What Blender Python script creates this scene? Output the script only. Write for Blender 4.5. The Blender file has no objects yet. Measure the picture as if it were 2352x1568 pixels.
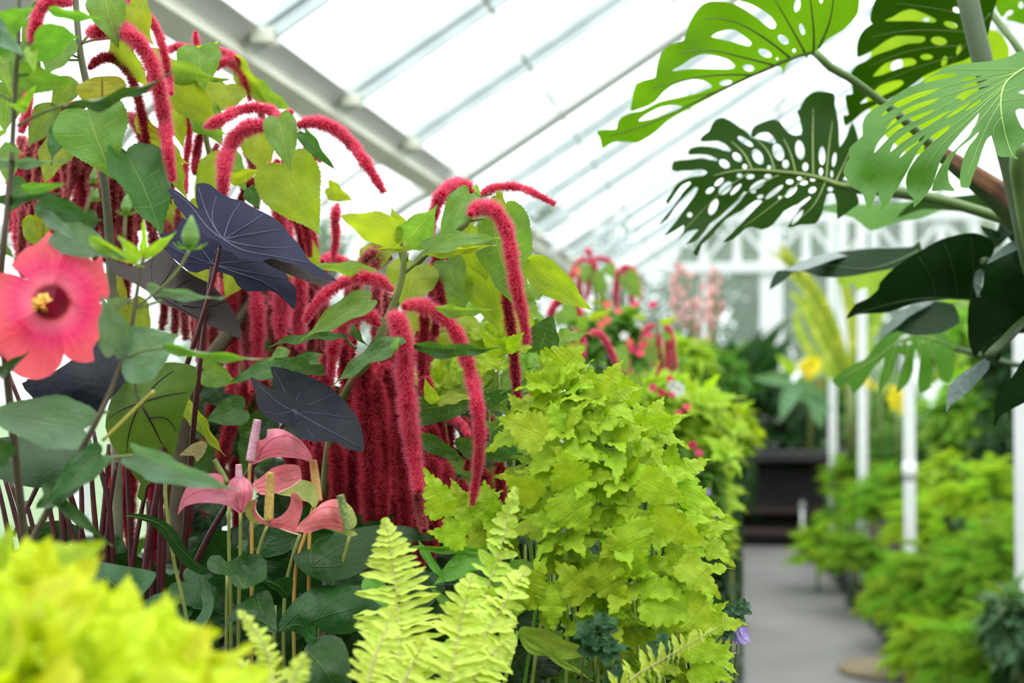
import bpy, math, random
import numpy as np
from mathutils import Vector, Matrix, Euler
from mathutils.geometry import delaunay_2d_cdt
random.seed(7); rng = np.random.default_rng(7)
R = math.radians
sc = bpy.context.scene; COL = sc.collection
# ---------------- camera, world, exposure ----------------
F = 3267.0
CAM = Vector((0, 0, 1.5)); CR = Euler((math.pi/2 + R(1.44), 0, R(8.94))).to_matrix()
cd = bpy.data.cameras.new('camera'); cam = bpy.data.objects.new('camera', cd); COL.objects.link(cam)
cam.location = CAM; cam.rotation_euler = (math.pi/2 + R(1.44), 0, R(8.94))
cd.sensor_width = 36; cd.lens = F*36/2352; cd.clip_start = .05; cd.clip_end = 200
cd.dof.use_dof = True; cd.dof.focus_distance = 1.56; cd.dof.aperture_fstop = 4.2
sc.camera = cam
w = bpy.data.worlds.new('overcast_sky'); sc.world = w; w.use_nodes = True
wn, wl = w.node_tree.nodes, w.node_tree.links; bg = wn['Background']
tc = wn.new('ShaderNodeTexCoord'); sp = wn.new('ShaderNodeSeparateXYZ'); cr = wn.new('ShaderNodeValToRGB')
wl.new(tc.outputs['Generated'], sp.inputs[0]); wl.new(sp.outputs['Z'], cr.inputs[0]); wl.new(cr.outputs[0], bg.inputs[0])
cr.color_ramp.elements[0].color = (.40, .43, .45, 1); cr.color_ramp.elements[1].color = (.97, .99, 1, 1)
cr.color_ramp.elements[0].position = 0; cr.color_ramp.elements[1].position = .95
bg.inputs[1].default_value = 3.2
sd = bpy.data.lights.new('veiled_sun', 'SUN'); sd.energy = .8; sd.angle = R(45); sd.color = (1, .97, .9)
so = bpy.data.objects.new('veiled_sun', sd); COL.objects.link(so); so.rotation_euler = (R(28), R(22), 0)
vs = sc.view_settings; vs.view_transform = 'Standard'; vs.look = 'None'; vs.exposure = 0.46; vs.gamma = 1
cy = sc.cycles
cy.max_bounces = 7; cy.diffuse_bounces = 4; cy.glossy_bounces = 2; cy.transmission_bounces = 4; cy.transparent_max_bounces = 12
cy.use_denoising = True; cy.caustics_reflective = False; cy.caustics_refractive = False
# ---------------- helpers ----------------
def P(x, y, d): return CAM + CR @ Vector(((x-1176)/F*d, (784-y)/F*d, -d))
def PN(a):
    a = np.asarray(a, float); d = a[:, 2]
    loc = np.stack([(a[:, 0]-1176)/F*d, (784-a[:, 1])/F*d, -d], 1)
    return loc @ np.array(CR).T + np.array(CAM)
def mesh(name, V, faces, mats, uv=None, smooth=True, mi=None):
    """V (n,3); faces: list of int arrays (k,3) or (k,4); uv per vertex (n,2)."""
    me = bpy.data.meshes.new(name); V = np.asarray(V, np.float32)
    fs = [np.asarray(f, np.int32) for f in faces if len(f)]
    me.vertices.add(len(V)); me.vertices.foreach_set('co', V.ravel())
    idx = np.concatenate([f.ravel() for f in fs]); tot = np.concatenate([np.full(len(f), f.shape[1], np.int32) for f in fs])
    st = np.concatenate([[0], np.cumsum(tot)[:-1]]).astype(np.int32)
    me.loops.add(len(idx)); me.loops.foreach_set('vertex_index', idx)
    me.polygons.add(len(tot)); me.polygons.foreach_set('loop_start', st); me.polygons.foreach_set('loop_total', tot)
    me.polygons.foreach_set('use_smooth', np.full(len(tot), smooth, bool))
    if uv is not None:
        ul = me.uv_layers.new(name='UVMap'); ul.data.foreach_set('uv', np.asarray(uv, np.float32)[idx].ravel())
    for m in (mats if isinstance(mats, (list, tuple)) else [mats]): me.materials.append(m)
    if mi is not None: me.polygons.foreach_set('material_index', np.asarray(mi, np.int32))
    me.update(calc_edges=True); return me
WM = {}
def prop(o, label=None, cat=None, group=None, kind=None):
    if label: o['label'] = label
    if cat: o['category'] = cat
    if group: o['group'] = group
    if kind: o['kind'] = kind
    return o
def root(name, label, cat, loc, group=None):
    o = bpy.data.objects.new(name, None); COL.objects.link(o); o.location = loc; o.empty_display_size = .05
    WM[o] = Matrix.Translation(loc); return prop(o, label, cat, group)
def put(name, me, parent=None, M=None, label=None, kind=None):
    o = bpy.data.objects.new(name, me); COL.objects.link(o)
    if M is None:
        n = len(me.vertices); co = np.empty(n*3, np.float32); me.vertices.foreach_get('co', co); co = co.reshape(-1, 3)
        c = (co.min(0)+co.max(0))/2; me.vertices.foreach_set('co', (co-c).ravel()); me.update(); M = Matrix.Translation(Vector([float(v) for v in c]))
    WM[o] = M
    if parent is not None: o.parent = parent; o.matrix_basis = WM[parent].inverted() @ M
    else: o.matrix_basis = M
    return prop(o, label, kind=kind)
def dup(o, off, parent=None, rotz=0, scale=1, T=None):
    """copy of a thing or part with its children, moved"""
    c = o.copy(); COL.objects.link(c)
    if T is None: T = Matrix.Translation(off) @ Matrix.Translation(WM[o].translation) @ Matrix.Rotation(rotz, 4, 'Z') @ Matrix.Scale(scale, 4) @ Matrix.Translation(-WM[o].translation)
    WM[c] = T @ WM[o]
    if parent is not None: c.parent = parent; c.matrix_basis = WM[parent].inverted() @ WM[c]
    else: c.matrix_basis = WM[c]
    for k in list(o.children): dup(k, off, c, T=T)
    return c
def cat_rom(pts, n):
    p = np.asarray(pts, float)
    if len(p) == 2: return p[0] + (p[1]-p[0])*np.linspace(0, 1, n)[:, None]
    d = np.r_[0, np.cumsum(np.maximum(np.linalg.norm(np.diff(p, axis=0), axis=1), 1e-9)**.5)]
    t = np.linspace(0, d[-1], n); m = np.empty_like(p)
    m[1:-1] = ((p[2:]-p[1:-1])/(d[2:]-d[1:-1])[:, None]*(d[1:-1]-d[:-2])[:, None]+(p[1:-1]-p[:-2])/(d[1:-1]-d[:-2])[:, None]*(d[2:]-d[1:-1])[:, None])/(d[2:]-d[:-2])[:, None]
    m[0] = 1.5*(p[1]-p[0])/(d[1]-d[0])-.5*m[1]; m[-1] = 1.5*(p[-1]-p[-2])/(d[-1]-d[-2])-.5*m[-2]
    i = np.clip(np.searchsorted(d, t, 'right')-1, 0, len(p)-2); h = (d[i+1]-d[i])[:, None]; s = ((t-d[i])/(d[i+1]-d[i]))[:, None]
    return (2*s**3-3*s**2+1)*p[i]+(s**3-2*s**2+s)*h*m[i]+(-2*s**3+3*s**2)*p[i+1]+(s**3-s**2)*h*m[i+1]
def frames(c):
    t = np.gradient(c, axis=0); t /= np.maximum(np.linalg.norm(t, axis=1), 1e-9)[:, None]
    u = np.empty_like(t); a = np.array([0, 0, 1.]) if abs(t[0, 2]) < .9 else np.array([1., 0, 0])
    u[0] = np.cross(t[0], a); u[0] /= np.linalg.norm(u[0])
    for i in range(1, len(c)):
        v = u[i-1]-t[i]*np.dot(u[i-1], t[i]); u[i] = v/np.linalg.norm(v)
    return t, u, np.cross(t, u)
def tube_g(pts, rad, sides=6, n=None):
    c = cat_rom(pts, n or max(2, len(pts)*4 if len(pts) > 2 else 2)); n = len(c)
    r = np.interp(np.linspace(0, 1, n), np.linspace(0, 1, len(np.atleast_1d(rad))), np.atleast_1d(rad))
    t, u, v = frames(c); a = np.arange(sides)/sides*2*math.pi
    V = c[:, None]+r[:, None, None]*(np.cos(a)[None, :, None]*u[:, None]+np.sin(a)[None, :, None]*v[:, None])
    i = np.arange(n-1)[:, None]*sides; j = np.arange(sides)[None]; k = (j+1) % sides
    Q = np.stack([i+j, i+k, i+sides+k, i+sides+j], -1).reshape(-1, 4)
    V = np.concatenate([V.reshape(-1, 3), c[:1], c[-1:]]); b = n*sides; jj = np.arange(sides); kk = (jj+1) % sides
    T = np.concatenate([np.stack([kk, jj, np.full(sides, b)], 1), np.stack([b-sides+jj, b-sides+kk, np.full(sides, b+1)], 1)])
    uv = np.concatenate([np.repeat(np.linspace(0, 1, n), sides), [0, 1]]); uv = np.stack([uv, uv*0+.5], 1)
    return V, Q, T, uv
def join_g(gs):
    V, Q, T, U, o = [], [], [], [], 0
    for v, q, t, u in gs:
        V.append(v); Q.append(np.asarray(q).reshape(-1, 4)+o); T.append(np.asarray(t).reshape(-1, 3)+o); U.append(u); o += len(v)
    return np.concatenate(V), np.concatenate(Q), np.concatenate(T), np.concatenate(U)
def tube(name, pts, rad, mat, parent=None, sides=6, label=None, px=False, n=None, kind=None):
    if px: pts = PN(pts)
    V, Q, T, u = tube_g(pts, rad, sides, n); return put(name, mesh(name, V, [Q, T], mat, u), parent, label=label, kind=kind)
def box_g(c, s, M=None):
    v = np.array([[x, y, z] for x in (-.5, .5) for y in (-.5, .5) for z in (-.5, .5)])*np.asarray(s)
    if M is not None: v = v @ np.array(M).T
    q = np.array([[0, 1, 3, 2], [4, 6, 7, 5], [0, 4, 5, 1], [2, 3, 7, 6], [0, 2, 6, 4], [1, 5, 7, 3]])
    return v+np.asarray(c), q, np.zeros((0, 3), int), np.zeros((8, 2))
def bar_g(a, b, wd, hd, up=(0, 0, 1)):
    a, b = Vector(a), Vector(b); y = (b-a).normalized(); x = y.cross(Vector(up)).normalized(); z = x.cross(y)
    return box_g((a+b)/2, (wd, (b-a).length, hd), Matrix((x, y, z)).transposed())
def solid(name, gs, mat, parent=None, kind=None, label=None, bevel=0, smooth=False):
    V, Q, T, u = join_g(gs if isinstance(gs, list) else [gs]); o = put(name, mesh(name, V, [Q, T], mat, u, smooth), parent, label=label, kind=kind)
    if bevel: m = o.modifiers.new('b', 'BEVEL'); m.width = bevel; m.segments = 2
    return o
# ---------------- materials ----------------
def newmat(name):
    m = bpy.data.materials.new(name); m.use_nodes = True; nt = m.node_tree; nt.nodes.clear(); return m, nt.nodes, nt.links
def C4(c): return (c[0], c[1], c[2], 1)
def mixc(n, l, f, a, b, mode='MIX'):
    x = n.new('ShaderNodeMix'); x.data_type = 'RGBA'; x.blend_type = mode
    for s, v in ((0, f), (6, a), (7, b)):
        if isinstance(v, (int, float)): x.inputs[s].default_value = v
        elif isinstance(v, tuple): x.inputs[s].default_value = C4(v)
        else: l.new(v, x.inputs[s])
    return x.outputs[2]
def math_(n, l, op, a, b=0., c=0.):
    x = n.new('ShaderNodeMath'); x.operation = op
    for s, v in enumerate((a, b, c)):
        if isinstance(v, (int, float)): x.inputs[s].default_value = v
        else: l.new(v, x.inputs[s])
    return x.outputs[0]
def noise(n, l, scale, detail=2, co='Object'):
    t = n.new('ShaderNodeTexCoord'); x = n.new('ShaderNodeTexNoise'); x.inputs['Scale'].default_value = scale; x.inputs['Detail'].default_value = detail
    l.new(t.outputs[co], x.inputs['Vector']); return x.outputs['Fac']
def ramp(n, l, v, a, b):
    x = n.new('ShaderNodeMapRange'); x.interpolation_type = 'SMOOTHSTEP'; l.new(v, x.inputs[0]); x.inputs[1].default_value = a; x.inputs[2].default_value = b; return x.outputs[0]
def paint(name, col, rough=.5, col2=None, ns=8, metal=0, bump=0, spec=.5):
    m, n, l = newmat(name); p = n.new('ShaderNodeBsdfPrincipled'); o = n.new('ShaderNodeOutputMaterial'); l.new(p.outputs[0], o.inputs[0])
    p.inputs['Roughness'].default_value = rough; p.inputs['Metallic'].default_value = metal; p.inputs['Specular IOR Level'].default_value = spec
    nz = ramp(n, l, noise(n, l, ns, 4), .35, .68); l.new(mixc(n, l, nz, col, col2 or tuple(c*.88 for c in col)), p.inputs[0])
    if bump:
        b = n.new('ShaderNodeBump'); b.inputs[0].default_value = bump; b.inputs[1].default_value = .01; l.new(noise(n, l, ns*6, 4), b.inputs['Height']); l.new(b.outputs[0], p.inputs['Normal'])
    return m
def leafmat(name, col, vein=None, back=None, nv=7, vw=.10, vs=.5, rough=.42, tr=.4, trc=None, var=.12, spot=None, spec=.28, veinmid=.035, edge=None):
    """translucent leaf; veins follow the uv grid (u along the midrib, v across)"""
    m, n, l = newmat(name); col2 = tuple(c*f for c, f in zip(col, (.7, .78, .7)))
    c = mixc(n, l, ramp(n, l, noise(n, l, 3.1 if var else 4, 3, 'UV'), .3, .7), col, col2)
    if vein is not None:
        uv = n.new('ShaderNodeUVMap'); s = n.new('ShaderNodeSeparateXYZ'); l.new(uv.outputs[0], s.inputs[0])
        a = math_(n, l, 'ABSOLUTE', math_(n, l, 'SUBTRACT', s.outputs[1], .5))
        lat = math_(n, l, 'ABSOLUTE', math_(n, l, 'SUBTRACT', math_(n, l, 'FRACT', math_(n, l, 'MULTIPLY', s.outputs[0], float(nv))), .5))
        lat = ramp(n, l, lat, vw, 0)
        lat = math_(n, l, 'MULTIPLY', lat, ramp(n, l, a, .52, .2))
        mid = ramp(n, l, a, veinmid, veinmid*.4)
        v = math_(n, l, 'MAXIMUM', lat, mid); c = mixc(n, l, math_(n, l, 'MULTIPLY', v, vs), c, vein)
        if edge is not None: c = mixc(n, l, ramp(n, l, a, .485, .5), c, edge)
    if spot is not None: c = mixc(n, l, ramp(n, l, noise(n, l, 7, 3, 'UV'), .62, .72), c, spot)
    g = n.new('ShaderNodeNewGeometry')
    bk = mixc(n, l, .55, c, back if back else tuple(min(1, x*1.15+.008) for x in col)); c = mixc(n, l, g.outputs['Backfacing'], c, bk)
    oi = n.new('ShaderNodeObjectInfo'); h = n.new('ShaderNodeHueSaturation'); l.new(c, h.inputs['Color'])
    l.new(math_(n, l, 'MULTIPLY_ADD', oi.outputs['Random'], .03*var/.12, .5-.015*var/.12), h.inputs['Hue'])
    l.new(math_(n, l, 'MULTIPLY_ADD', oi.outputs['Random'], 2*var, 1-var), h.inputs['Value']); c = h.outputs[0]
    p = n.new('ShaderNodeBsdfPrincipled'); l.new(c, p.inputs[0]); p.inputs['Roughness'].default_value = rough; p.inputs['Specular IOR Level'].default_value = spec
    t = n.new('ShaderNodeBsdfTranslucent'); l.new(mixc(n, l, 1., c, trc or (1.6, 1.5, .55), 'MULTIPLY'), t.inputs[0])
    b = n.new('ShaderNodeBump'); b.inputs[0].default_value = .35; b.inputs[1].default_value = .004
    hh = noise(n, l, 9, 2, 'UV')
    if vein is not None: hh = math_(n, l, 'SUBTRACT', hh, v)
    l.new(hh, b.inputs['Height']); l.new(b.outputs[0], p.inputs['Normal'])
    x = n.new('ShaderNodeMixShader'); x.inputs[0].default_value = tr; l.new(p.outputs[0], x.inputs[1]); l.new(t.outputs[0], x.inputs[2])
    o = n.new('ShaderNodeOutputMaterial'); l.new(x.outputs[0], o.inputs[0]); return m
def fuzzmat(name, base, tip, tr=.45):
    m, n, l = newmat(name); uv = n.new('ShaderNodeUVMap'); s = n.new('ShaderNodeSeparateXYZ'); l.new(uv.outputs[0], s.inputs[0])
    c = mixc(n, l, s.outputs[1], base, tip)
    p = n.new('ShaderNodeBsdfPrincipled'); l.new(c, p.inputs[0]); p.inputs['Roughness'].default_value = .6; p.inputs['Specular IOR Level'].default_value = .25
    t = n.new('ShaderNodeBsdfTranslucent'); l.new(c, t.inputs[0]); x = n.new('ShaderNodeMixShader'); x.inputs[0].default_value = tr
    l.new(p.outputs[0], x.inputs[1]); l.new(t.outputs[0], x.inputs[2]); o = n.new('ShaderNodeOutputMaterial'); l.new(x.outputs[0], o.inputs[0]); return m
def glassmat(name, veil, col=(.84, .95, .90)):
    m, n, l = newmat(name); a = n.new('ShaderNodeBsdfTransparent'); a.inputs[0].default_value = (.97, .99, .98, 1)
    d = n.new('ShaderNodeBsdfTranslucent'); d.inputs[0].default_value = C4(col); g = n.new('ShaderNodeBsdfGlossy'); g.inputs['Roughness'].default_value = .05
    x = n.new('ShaderNodeMixShader'); x.inputs[0].default_value = veil; l.new(a.outputs[0], x.inputs[1]); l.new(d.outputs[0], x.inputs[2])
    y = n.new('ShaderNodeMixShader'); y.inputs[0].default_value = .04; l.new(x.outputs[0], y.inputs[1]); l.new(g.outputs[0], y.inputs[2])
    o = n.new('ShaderNodeOutputMaterial'); l.new(y.outputs[0], o.inputs[0]); return m
# ---------------- leaf geometry ----------------
def ncurve(pts, n):
    p = cat_rom(pts, 200); d = np.r_[0, np.cumsum(np.linalg.norm(np.diff(p, axis=0), axis=1))]; q = np.linspace(0, d[-1], n)
    return np.stack([np.interp(q, d, p[:, 0]), np.interp(q, d, p[:, 1])], 1)
def leaf_g(edge, n=26, cols=3, teeth=0, amp=0., fold=.15, droop=.25, ripple=.03, rf=14, curl=0., seed=0, mp=1.1, scal=False, taper=True, twist=0.):
    r = np.random.default_rng(seed); E = ncurve(edge, n); t = np.linspace(0, 1, n)
    nn = np.gradient(E, axis=0); nn = np.stack([nn[:, 1], -nn[:, 0]], 1); nn /= np.maximum(np.linalg.norm(nn, axis=1), 1e-9)[:, None]
    if teeth:
        s = (t*teeth) % 1; k = (np.sqrt(np.abs(np.sin(np.pi*t*teeth)))-.5) if scal else (s-.5)
        E = E+nn*(k*amp*(np.sin(np.pi*np.clip(t, 0, 1))**.5 if taper else 1))[:, None]
    E[0] = 0; E[-1] = (0, E[-1, 1]); mid = np.stack([t*0, t**mp*E[-1, 1]], 1); V = []; U = []
    ss = np.linspace(-1, 1, 2*cols+1); ph = r.uniform(0, 6.28, 4); dj = r.uniform(.8, 1.2, 3)
    for s in ss:
        p = mid+(E*[1 if s >= 0 else -1, 1]-mid)*abs(s); x, y = p[:, 0], p[:, 1]
        z = fold*dj[0]*np.abs(x)-droop*dj[1]*np.clip(y, 0, 2)**2-curl*x*x*4+ripple*s*s*np.sin(y*rf*dj[2]+ph[0 if s > 0 else 1])
        z = z+.3*ripple*np.sin(y*5+ph[2])*np.sin(x*6+ph[3])+twist*x*y
        V.append(np.stack([x, y, z], 1)); U.append(np.stack([t, t*0+s*.5+.5], 1))
    V = np.stack(V, 1).reshape(-1, 3); U = np.stack(U, 1).reshape(-1, 2); m = 2*cols+1
    i = np.arange(n-1)[:, None]*m; j = np.arange(m-1)[None]; Q = np.stack([i+j, i+j+1, i+m+j+1, i+m+j], -1).reshape(-1, 4)
    return V, Q, np.zeros((0, 3), int), U
EDGE = dict(
    heart=[(0, 0), (.10, -.07), (.28, -.08), (.42, .04), (.47, .22), (.42, .42), (.28, .64), (.12, .82), (.04, .93), (0, 1)],
    ovate=[(0, 0), (.12, .02), (.26, .12), (.33, .28), (.31, .46), (.22, .66), (.11, .83), (.03, .95), (0, 1)],
    coleus=[(0, 0), (.14, -.02), (.30, .05), (.38, .20), (.36, .38), (.27, .56), (.15, .74), (.055, .88), (0, 1)],
    lance=[(0, 0), (.06, .08), (.13, .25), (.16, .45), (.13, .66), (.07, .85), (.02, .96), (0, 1)],
    cordate=[(0, 0), (.06, -.10), (.18, -.20), (.34, -.18), (.46, -.02), (.50, .20), (.44, .42), (.30, .64), (.14, .84), (.04, .95), (0, 1)],
    round=[(0, 0), (.15, -.05), (.34, .02), (.46, .22), (.48, .46), (.40, .70), (.22, .90), (.08, .98), (0, 1)],
    pinna=[(0, 0), (.10, -.02), (.16, .10), (.14, .35), (.13, .6), (.09, .82), (.03, .96), (0, 1)],
    strap=[(0, 0), (.03, .1), (.05, .3), (.055, .55), (.04, .8), (.015, .95), (0, 1)])
_lm = {}
def lmesh(kind, mat, v=0, **kw):
    key = (kind, mat.name, v, tuple(sorted(kw.items())))
    if key not in _lm:
        V, Q, T, U = leaf_g(EDGE[kind], seed=v*7+1, **kw); _lm[key] = mesh('leaf_blade', V, [Q, T], mat, U)
    return _lm[key]
def lmat(B, T, width, roll=0., nrm=None):
    B, T = Vector(B), Vector(T); Y = T-B; L = Y.length; Y /= L; N = (CAM-B) if nrm is None else Vector(nrm)
    Z = (N-Y*N.dot(Y))
    if Z.length < 1e-4: Z = Y.orthogonal()
    Z.normalize(); Z = Matrix.Rotation(roll, 3, Y) @ Z; X = Y.cross(Z)
    M = Matrix((X*width, Y*L, Z*L)).transposed().to_4x4(); M.translation = B; return M
def lpx(me, b, t, wpx, roll=0., parent=None, name='leaf', label=None):
    """leaf from its foot to its tip, given as (x, y, depth)"""
    roll = R(roll); return put(name, me, parent, lmat(P(*b), P(*t), wpx/F*(b[2]+t[2])/2/max(.3, abs(math.cos(roll)))/.92, roll), label)
def traced(name, out, holes, d0, mat, parent, hub=None, gx=0., gy=0., bulge=(), veins=(), vmat=None, vr=.0012, step=26, label=None, smooth=3, rip=0., thick=.0005, fold=None):
    """a large single leaf: outline on its own curved surface at its real distance; gx, gy tilt it, bulge = [(x,y,radius,height)]"""
    def loop(p, k): 
        p = np.asarray(list(p)+[p[0]], float)
        if k < 2: return p[:-1]
        q = []
        for i in range(len(p)-1):
            a, b, c, d = p[(i-1) % (len(p)-1)], p[i], p[i+1], p[(i+2) % (len(p)-1)]
            for j in range(k):
                s = j/k; cv = .5*((2*b)+(-a+c)*s+(2*a-5*b+4*c-d)*s*s+(-a+3*b-3*c+d)*s**3); q.append(.35*(b+(c-b)*s)+.65*cv)
        return np.array(q)
    o = loop(out, smooth); hs = [loop(h, smooth) for h in holes]; lo, hi = o.min(0), o.max(0)
    vs = [o]+hs; pts = np.concatenate(vs); fc = []; k = 0
    for a in vs: fc.append(list(range(k, k+len(a)))); k += len(a)
    gxs, gys = np.meshgrid(np.arange(lo[0], hi[0], step), np.arange(lo[1], hi[1], step)); g = np.stack([gxs.ravel(), gys.ravel()], 1)+rng.uniform(-.25, .25, (gxs.size, 2))*step
    dmin = np.min(np.linalg.norm(g[:, None]-pts[None], axis=2), axis=1); g = g[dmin > step*.45]
    def inside(p, poly):
        x, y = p[:, 0][:, None], p[:, 1][:, None]; a = poly; b = np.roll(poly, -1, 0)
        c = ((a[:, 1] > y) != (b[:, 1] > y)) & (x < (b[:, 0]-a[:, 0])*(y-a[:, 1])/(b[:, 1]-a[:, 1]+1e-12)+a[:, 0]); return c.sum(1) % 2 == 1
    ins = inside(g, o)
    for h in hs: ins &= ~inside(g, h)
    allp = np.concatenate([pts, g[ins]])
    edges = [(f[i], f[(i+1) % len(f)]) for f in fc for i in range(len(f))]
    r = delaunay_2d_cdt([Vector((float(a), float(-b))) for a, b in allp], edges, [], 0, 1e-4)
    v2 = np.array([[v.x, -v.y] for v in r[0]]); tri = np.array([f for f in r[2] if len(f) == 3]); c = v2[tri].mean(1)
    ok = inside(c, o)
    for h in hs: ok &= ~inside(c, h)
    tri = tri[ok]
    def dep(q):
        cx, cy = (lo+hi)/2; x, y = q[:, 0], q[:, 1]; d = d0+(gx*(x-cx)+gy*(y-cy))*d0/F
        for bx, by, br, bh in bulge: d = d-bh*np.exp(-((x-bx)**2+(y-by)**2)/br**2)
        if fold:
            for (x0, y0, x1, y1, h) in fold:
                ln = math.hypot(x1-x0, y1-y0); ds = np.abs((x-x0)*(y1-y0)-(y-y0)*(x1-x0))/ln; d = d-h*ds/100*d0/F*100
        if rip: d = d+rip*np.sin(x/37.+y/61.)*np.cos(y/43.-x/90.)
        return d
    V = PN(np.column_stack([v2, dep(v2)])); hb = np.array(hub if hub else (lo+hi)/2)
    uv = (v2-hb)/(hi-lo).max()+.5; gs = [(V, np.zeros((0, 4), int), tri, uv)]; nf = [(len(tri), 0)]
    for vv in veins:
        wv = vv[-1] if isinstance(vv[-1], (int, float)) else 1.; q = cat_rom(vv[:-1] if isinstance(vv[-1], (int, float)) else vv, 14)
        G = tube_g(PN(np.column_stack([q, dep(q)-.0004])), [vr*wv, vr*wv*.35], 5, 14); gs.append(G); nf.append((len(G[1])+len(G[2]), 1))
    V, Q, T, U = join_g(gs)
    nq = len(Q); mi = np.concatenate([np.ones(nq, int), np.zeros(len(tri), int), np.ones(len(T)-len(tri), int)])
    return put(name, mesh(name, V, [Q, T], [mat, vmat or mat], U, mi=mi), parent, label=label)
# ---------------- fuzzy tassels ----------------
def tassel(path, rpx, mats, parent, dens=1., label=None, d=None, taper=.55, fuzz=1.0, name='flower_tassel'):
    """path of (x, y, depth); rpx = radius seen; one mesh: red cord and thousands of fine hairs"""
    p = PN(path); dd = np.mean([q[2] for q in path]); r0 = rpx/F*dd; L = np.linalg.norm(np.diff(p, axis=0), axis=1).sum(); r0 *= 1.03
    n = max(8, int(L/.008)); c = cat_rom(p, n); t, u, v = frames(c); s = np.linspace(0, 1, n)
    rr = r0*np.interp(s, [0, .04, .12, .7, .96, 1], [.5, .85, 1, .92, taper, .25]); lump = 1+.10*np.sin(s*L*210+rng.uniform(0, 6))
    V, Q, T, U = tube_g(c, rr*.52*lump, 6, n); U = U*0; k = int(L*40000*dens*(r0/.009))
    a = rng.uniform(0, 6.283, k); q = rng.uniform(0, n-1.01, k); i = q.astype(int); f = (q-i)[:, None]
    cc = c[i]*(1-f)+c[i+1]*f; rad = np.cos(a)[:, None]*u[i]+np.sin(a)[:, None]*v[i]; R0 = (rr*lump)[i][:, None]
    base = cc+rad*R0*.45; ln = R0*rng.uniform(.5, 1.05, k)[:, None]*fuzz
    dr = rad+t[i]*rng.uniform(-.4, .8, k)[:, None]+rng.normal(0, .42, (k, 3)); dr /= np.linalg.norm(dr, axis=1)[:, None]
    sd = np.cross(dr, rng.normal(0, 1, (k, 3))); sd /= np.maximum(np.linalg.norm(sd, axis=1), 1e-6)[:, None]
    wd = (.00030 if dens >= .8 else .0005/max(dens, .12)**.6)*dd/1.6
    A = base-sd*wd; B = base+sd*wd; Tp = base+dr*ln; HV = np.stack([A, B, Tp], 1).reshape(-1, 3)
    hu = np.tile([[0, 0.], [0, 0.], [0, 1.]], (k, 1)); HT = np.arange(3*k).reshape(-1, 3)
    V, Q, T, U = join_g([(V, Q, T, U), (HV, np.zeros((0, 4), int), HT, hu)])
    return put(name, mesh('tassel', V, [Q, T], mats, U), parent, label=label)
# ---------------- the greenhouse ----------------
WHITE = paint('white_paint', (.74, .76, .76), .35, (.69, .71, .71), 3)
CREAM = paint('cream_paint', (.78, .78, .66), .4, (.68, .69, .58), 5)
GALV = paint('pale_metal', (.46, .53, .54), .3, (.56, .62, .62), 6, metal=.3)
DARKP = paint('dark_metal', (.10, .11, .14), .4)
GLASS = glassmat('roof_glass', .06); GLASS2 = glassmat('veiled_glass', .20)
CONC = paint('concrete', (.165, .16, .155), .85, (.12, .117, .112), 1.3, bump=.3)
SOIL = paint('soil', (.035, .025, .018), .95, (.06, .045, .03), 20, bump=.8)
STONE = paint('dark_stone', (.02, .02, .022), .7, (.035, .03, .03), 5, bump=.3)
BROWN = paint('dark_wood', (.035, .018, .014), .6, (.05, .028, .022), 9)
GRASS = paint('lawn', (.10, .17, .04), .95, (.07, .13, .03), 2)
PX, PZ, YE, SL = -1.5, 2.49, 16.5, .6415; RX = 3.2; RZ = PZ+(RX-PX)*SL
def rz(x): return PZ+(x-PX)*SL if x <= RX else RZ-(x-RX)*SL
Y0, Y1 = -1.9, YE
flo = solid('floor', box_g((1.6, 7.3, -.05), (8.4, 18.6, .1)), CONC, kind='structure')
solid('terrain', box_g((1.5, 30, -.30), (90, 90, .1)), GRASS, kind='structure')
ce = root('ceiling', None, None, (0, 0, 0)); ce['kind'] = 'structure'
th = math.atan(SL)
def slope_bar(nm, x0, x1, y, wd, hd, mat, off=0.):
    a = Vector((x0, y, rz(x0)+off)); b = Vector((x1, y, rz(x1)+off)); return solid(nm, bar_g(a, b, wd, hd, (0, 1, 0) if 0 else (0, 0, 1)), mat, ce)
bars = [4.1+k*1.0 for k in range(-5, 13)]
bm = {}
def like(key, make):
    if key not in bm: bm[key] = (make(), None); o = bm[key][0]; return o
    return None
first = {}
def rep(nm, y, make):
    """one mesh for alike pieces that repeat along the hall"""
    if nm not in first: first[nm] = (make(y), y); return first[nm][0]
    o, y0 = first[nm]; c = o.copy(); COL.objects.link(c); c.location.y += y-y0; WM[c] = Matrix.Translation((0, y-y0, 0)) @ WM[o]; return c
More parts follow.
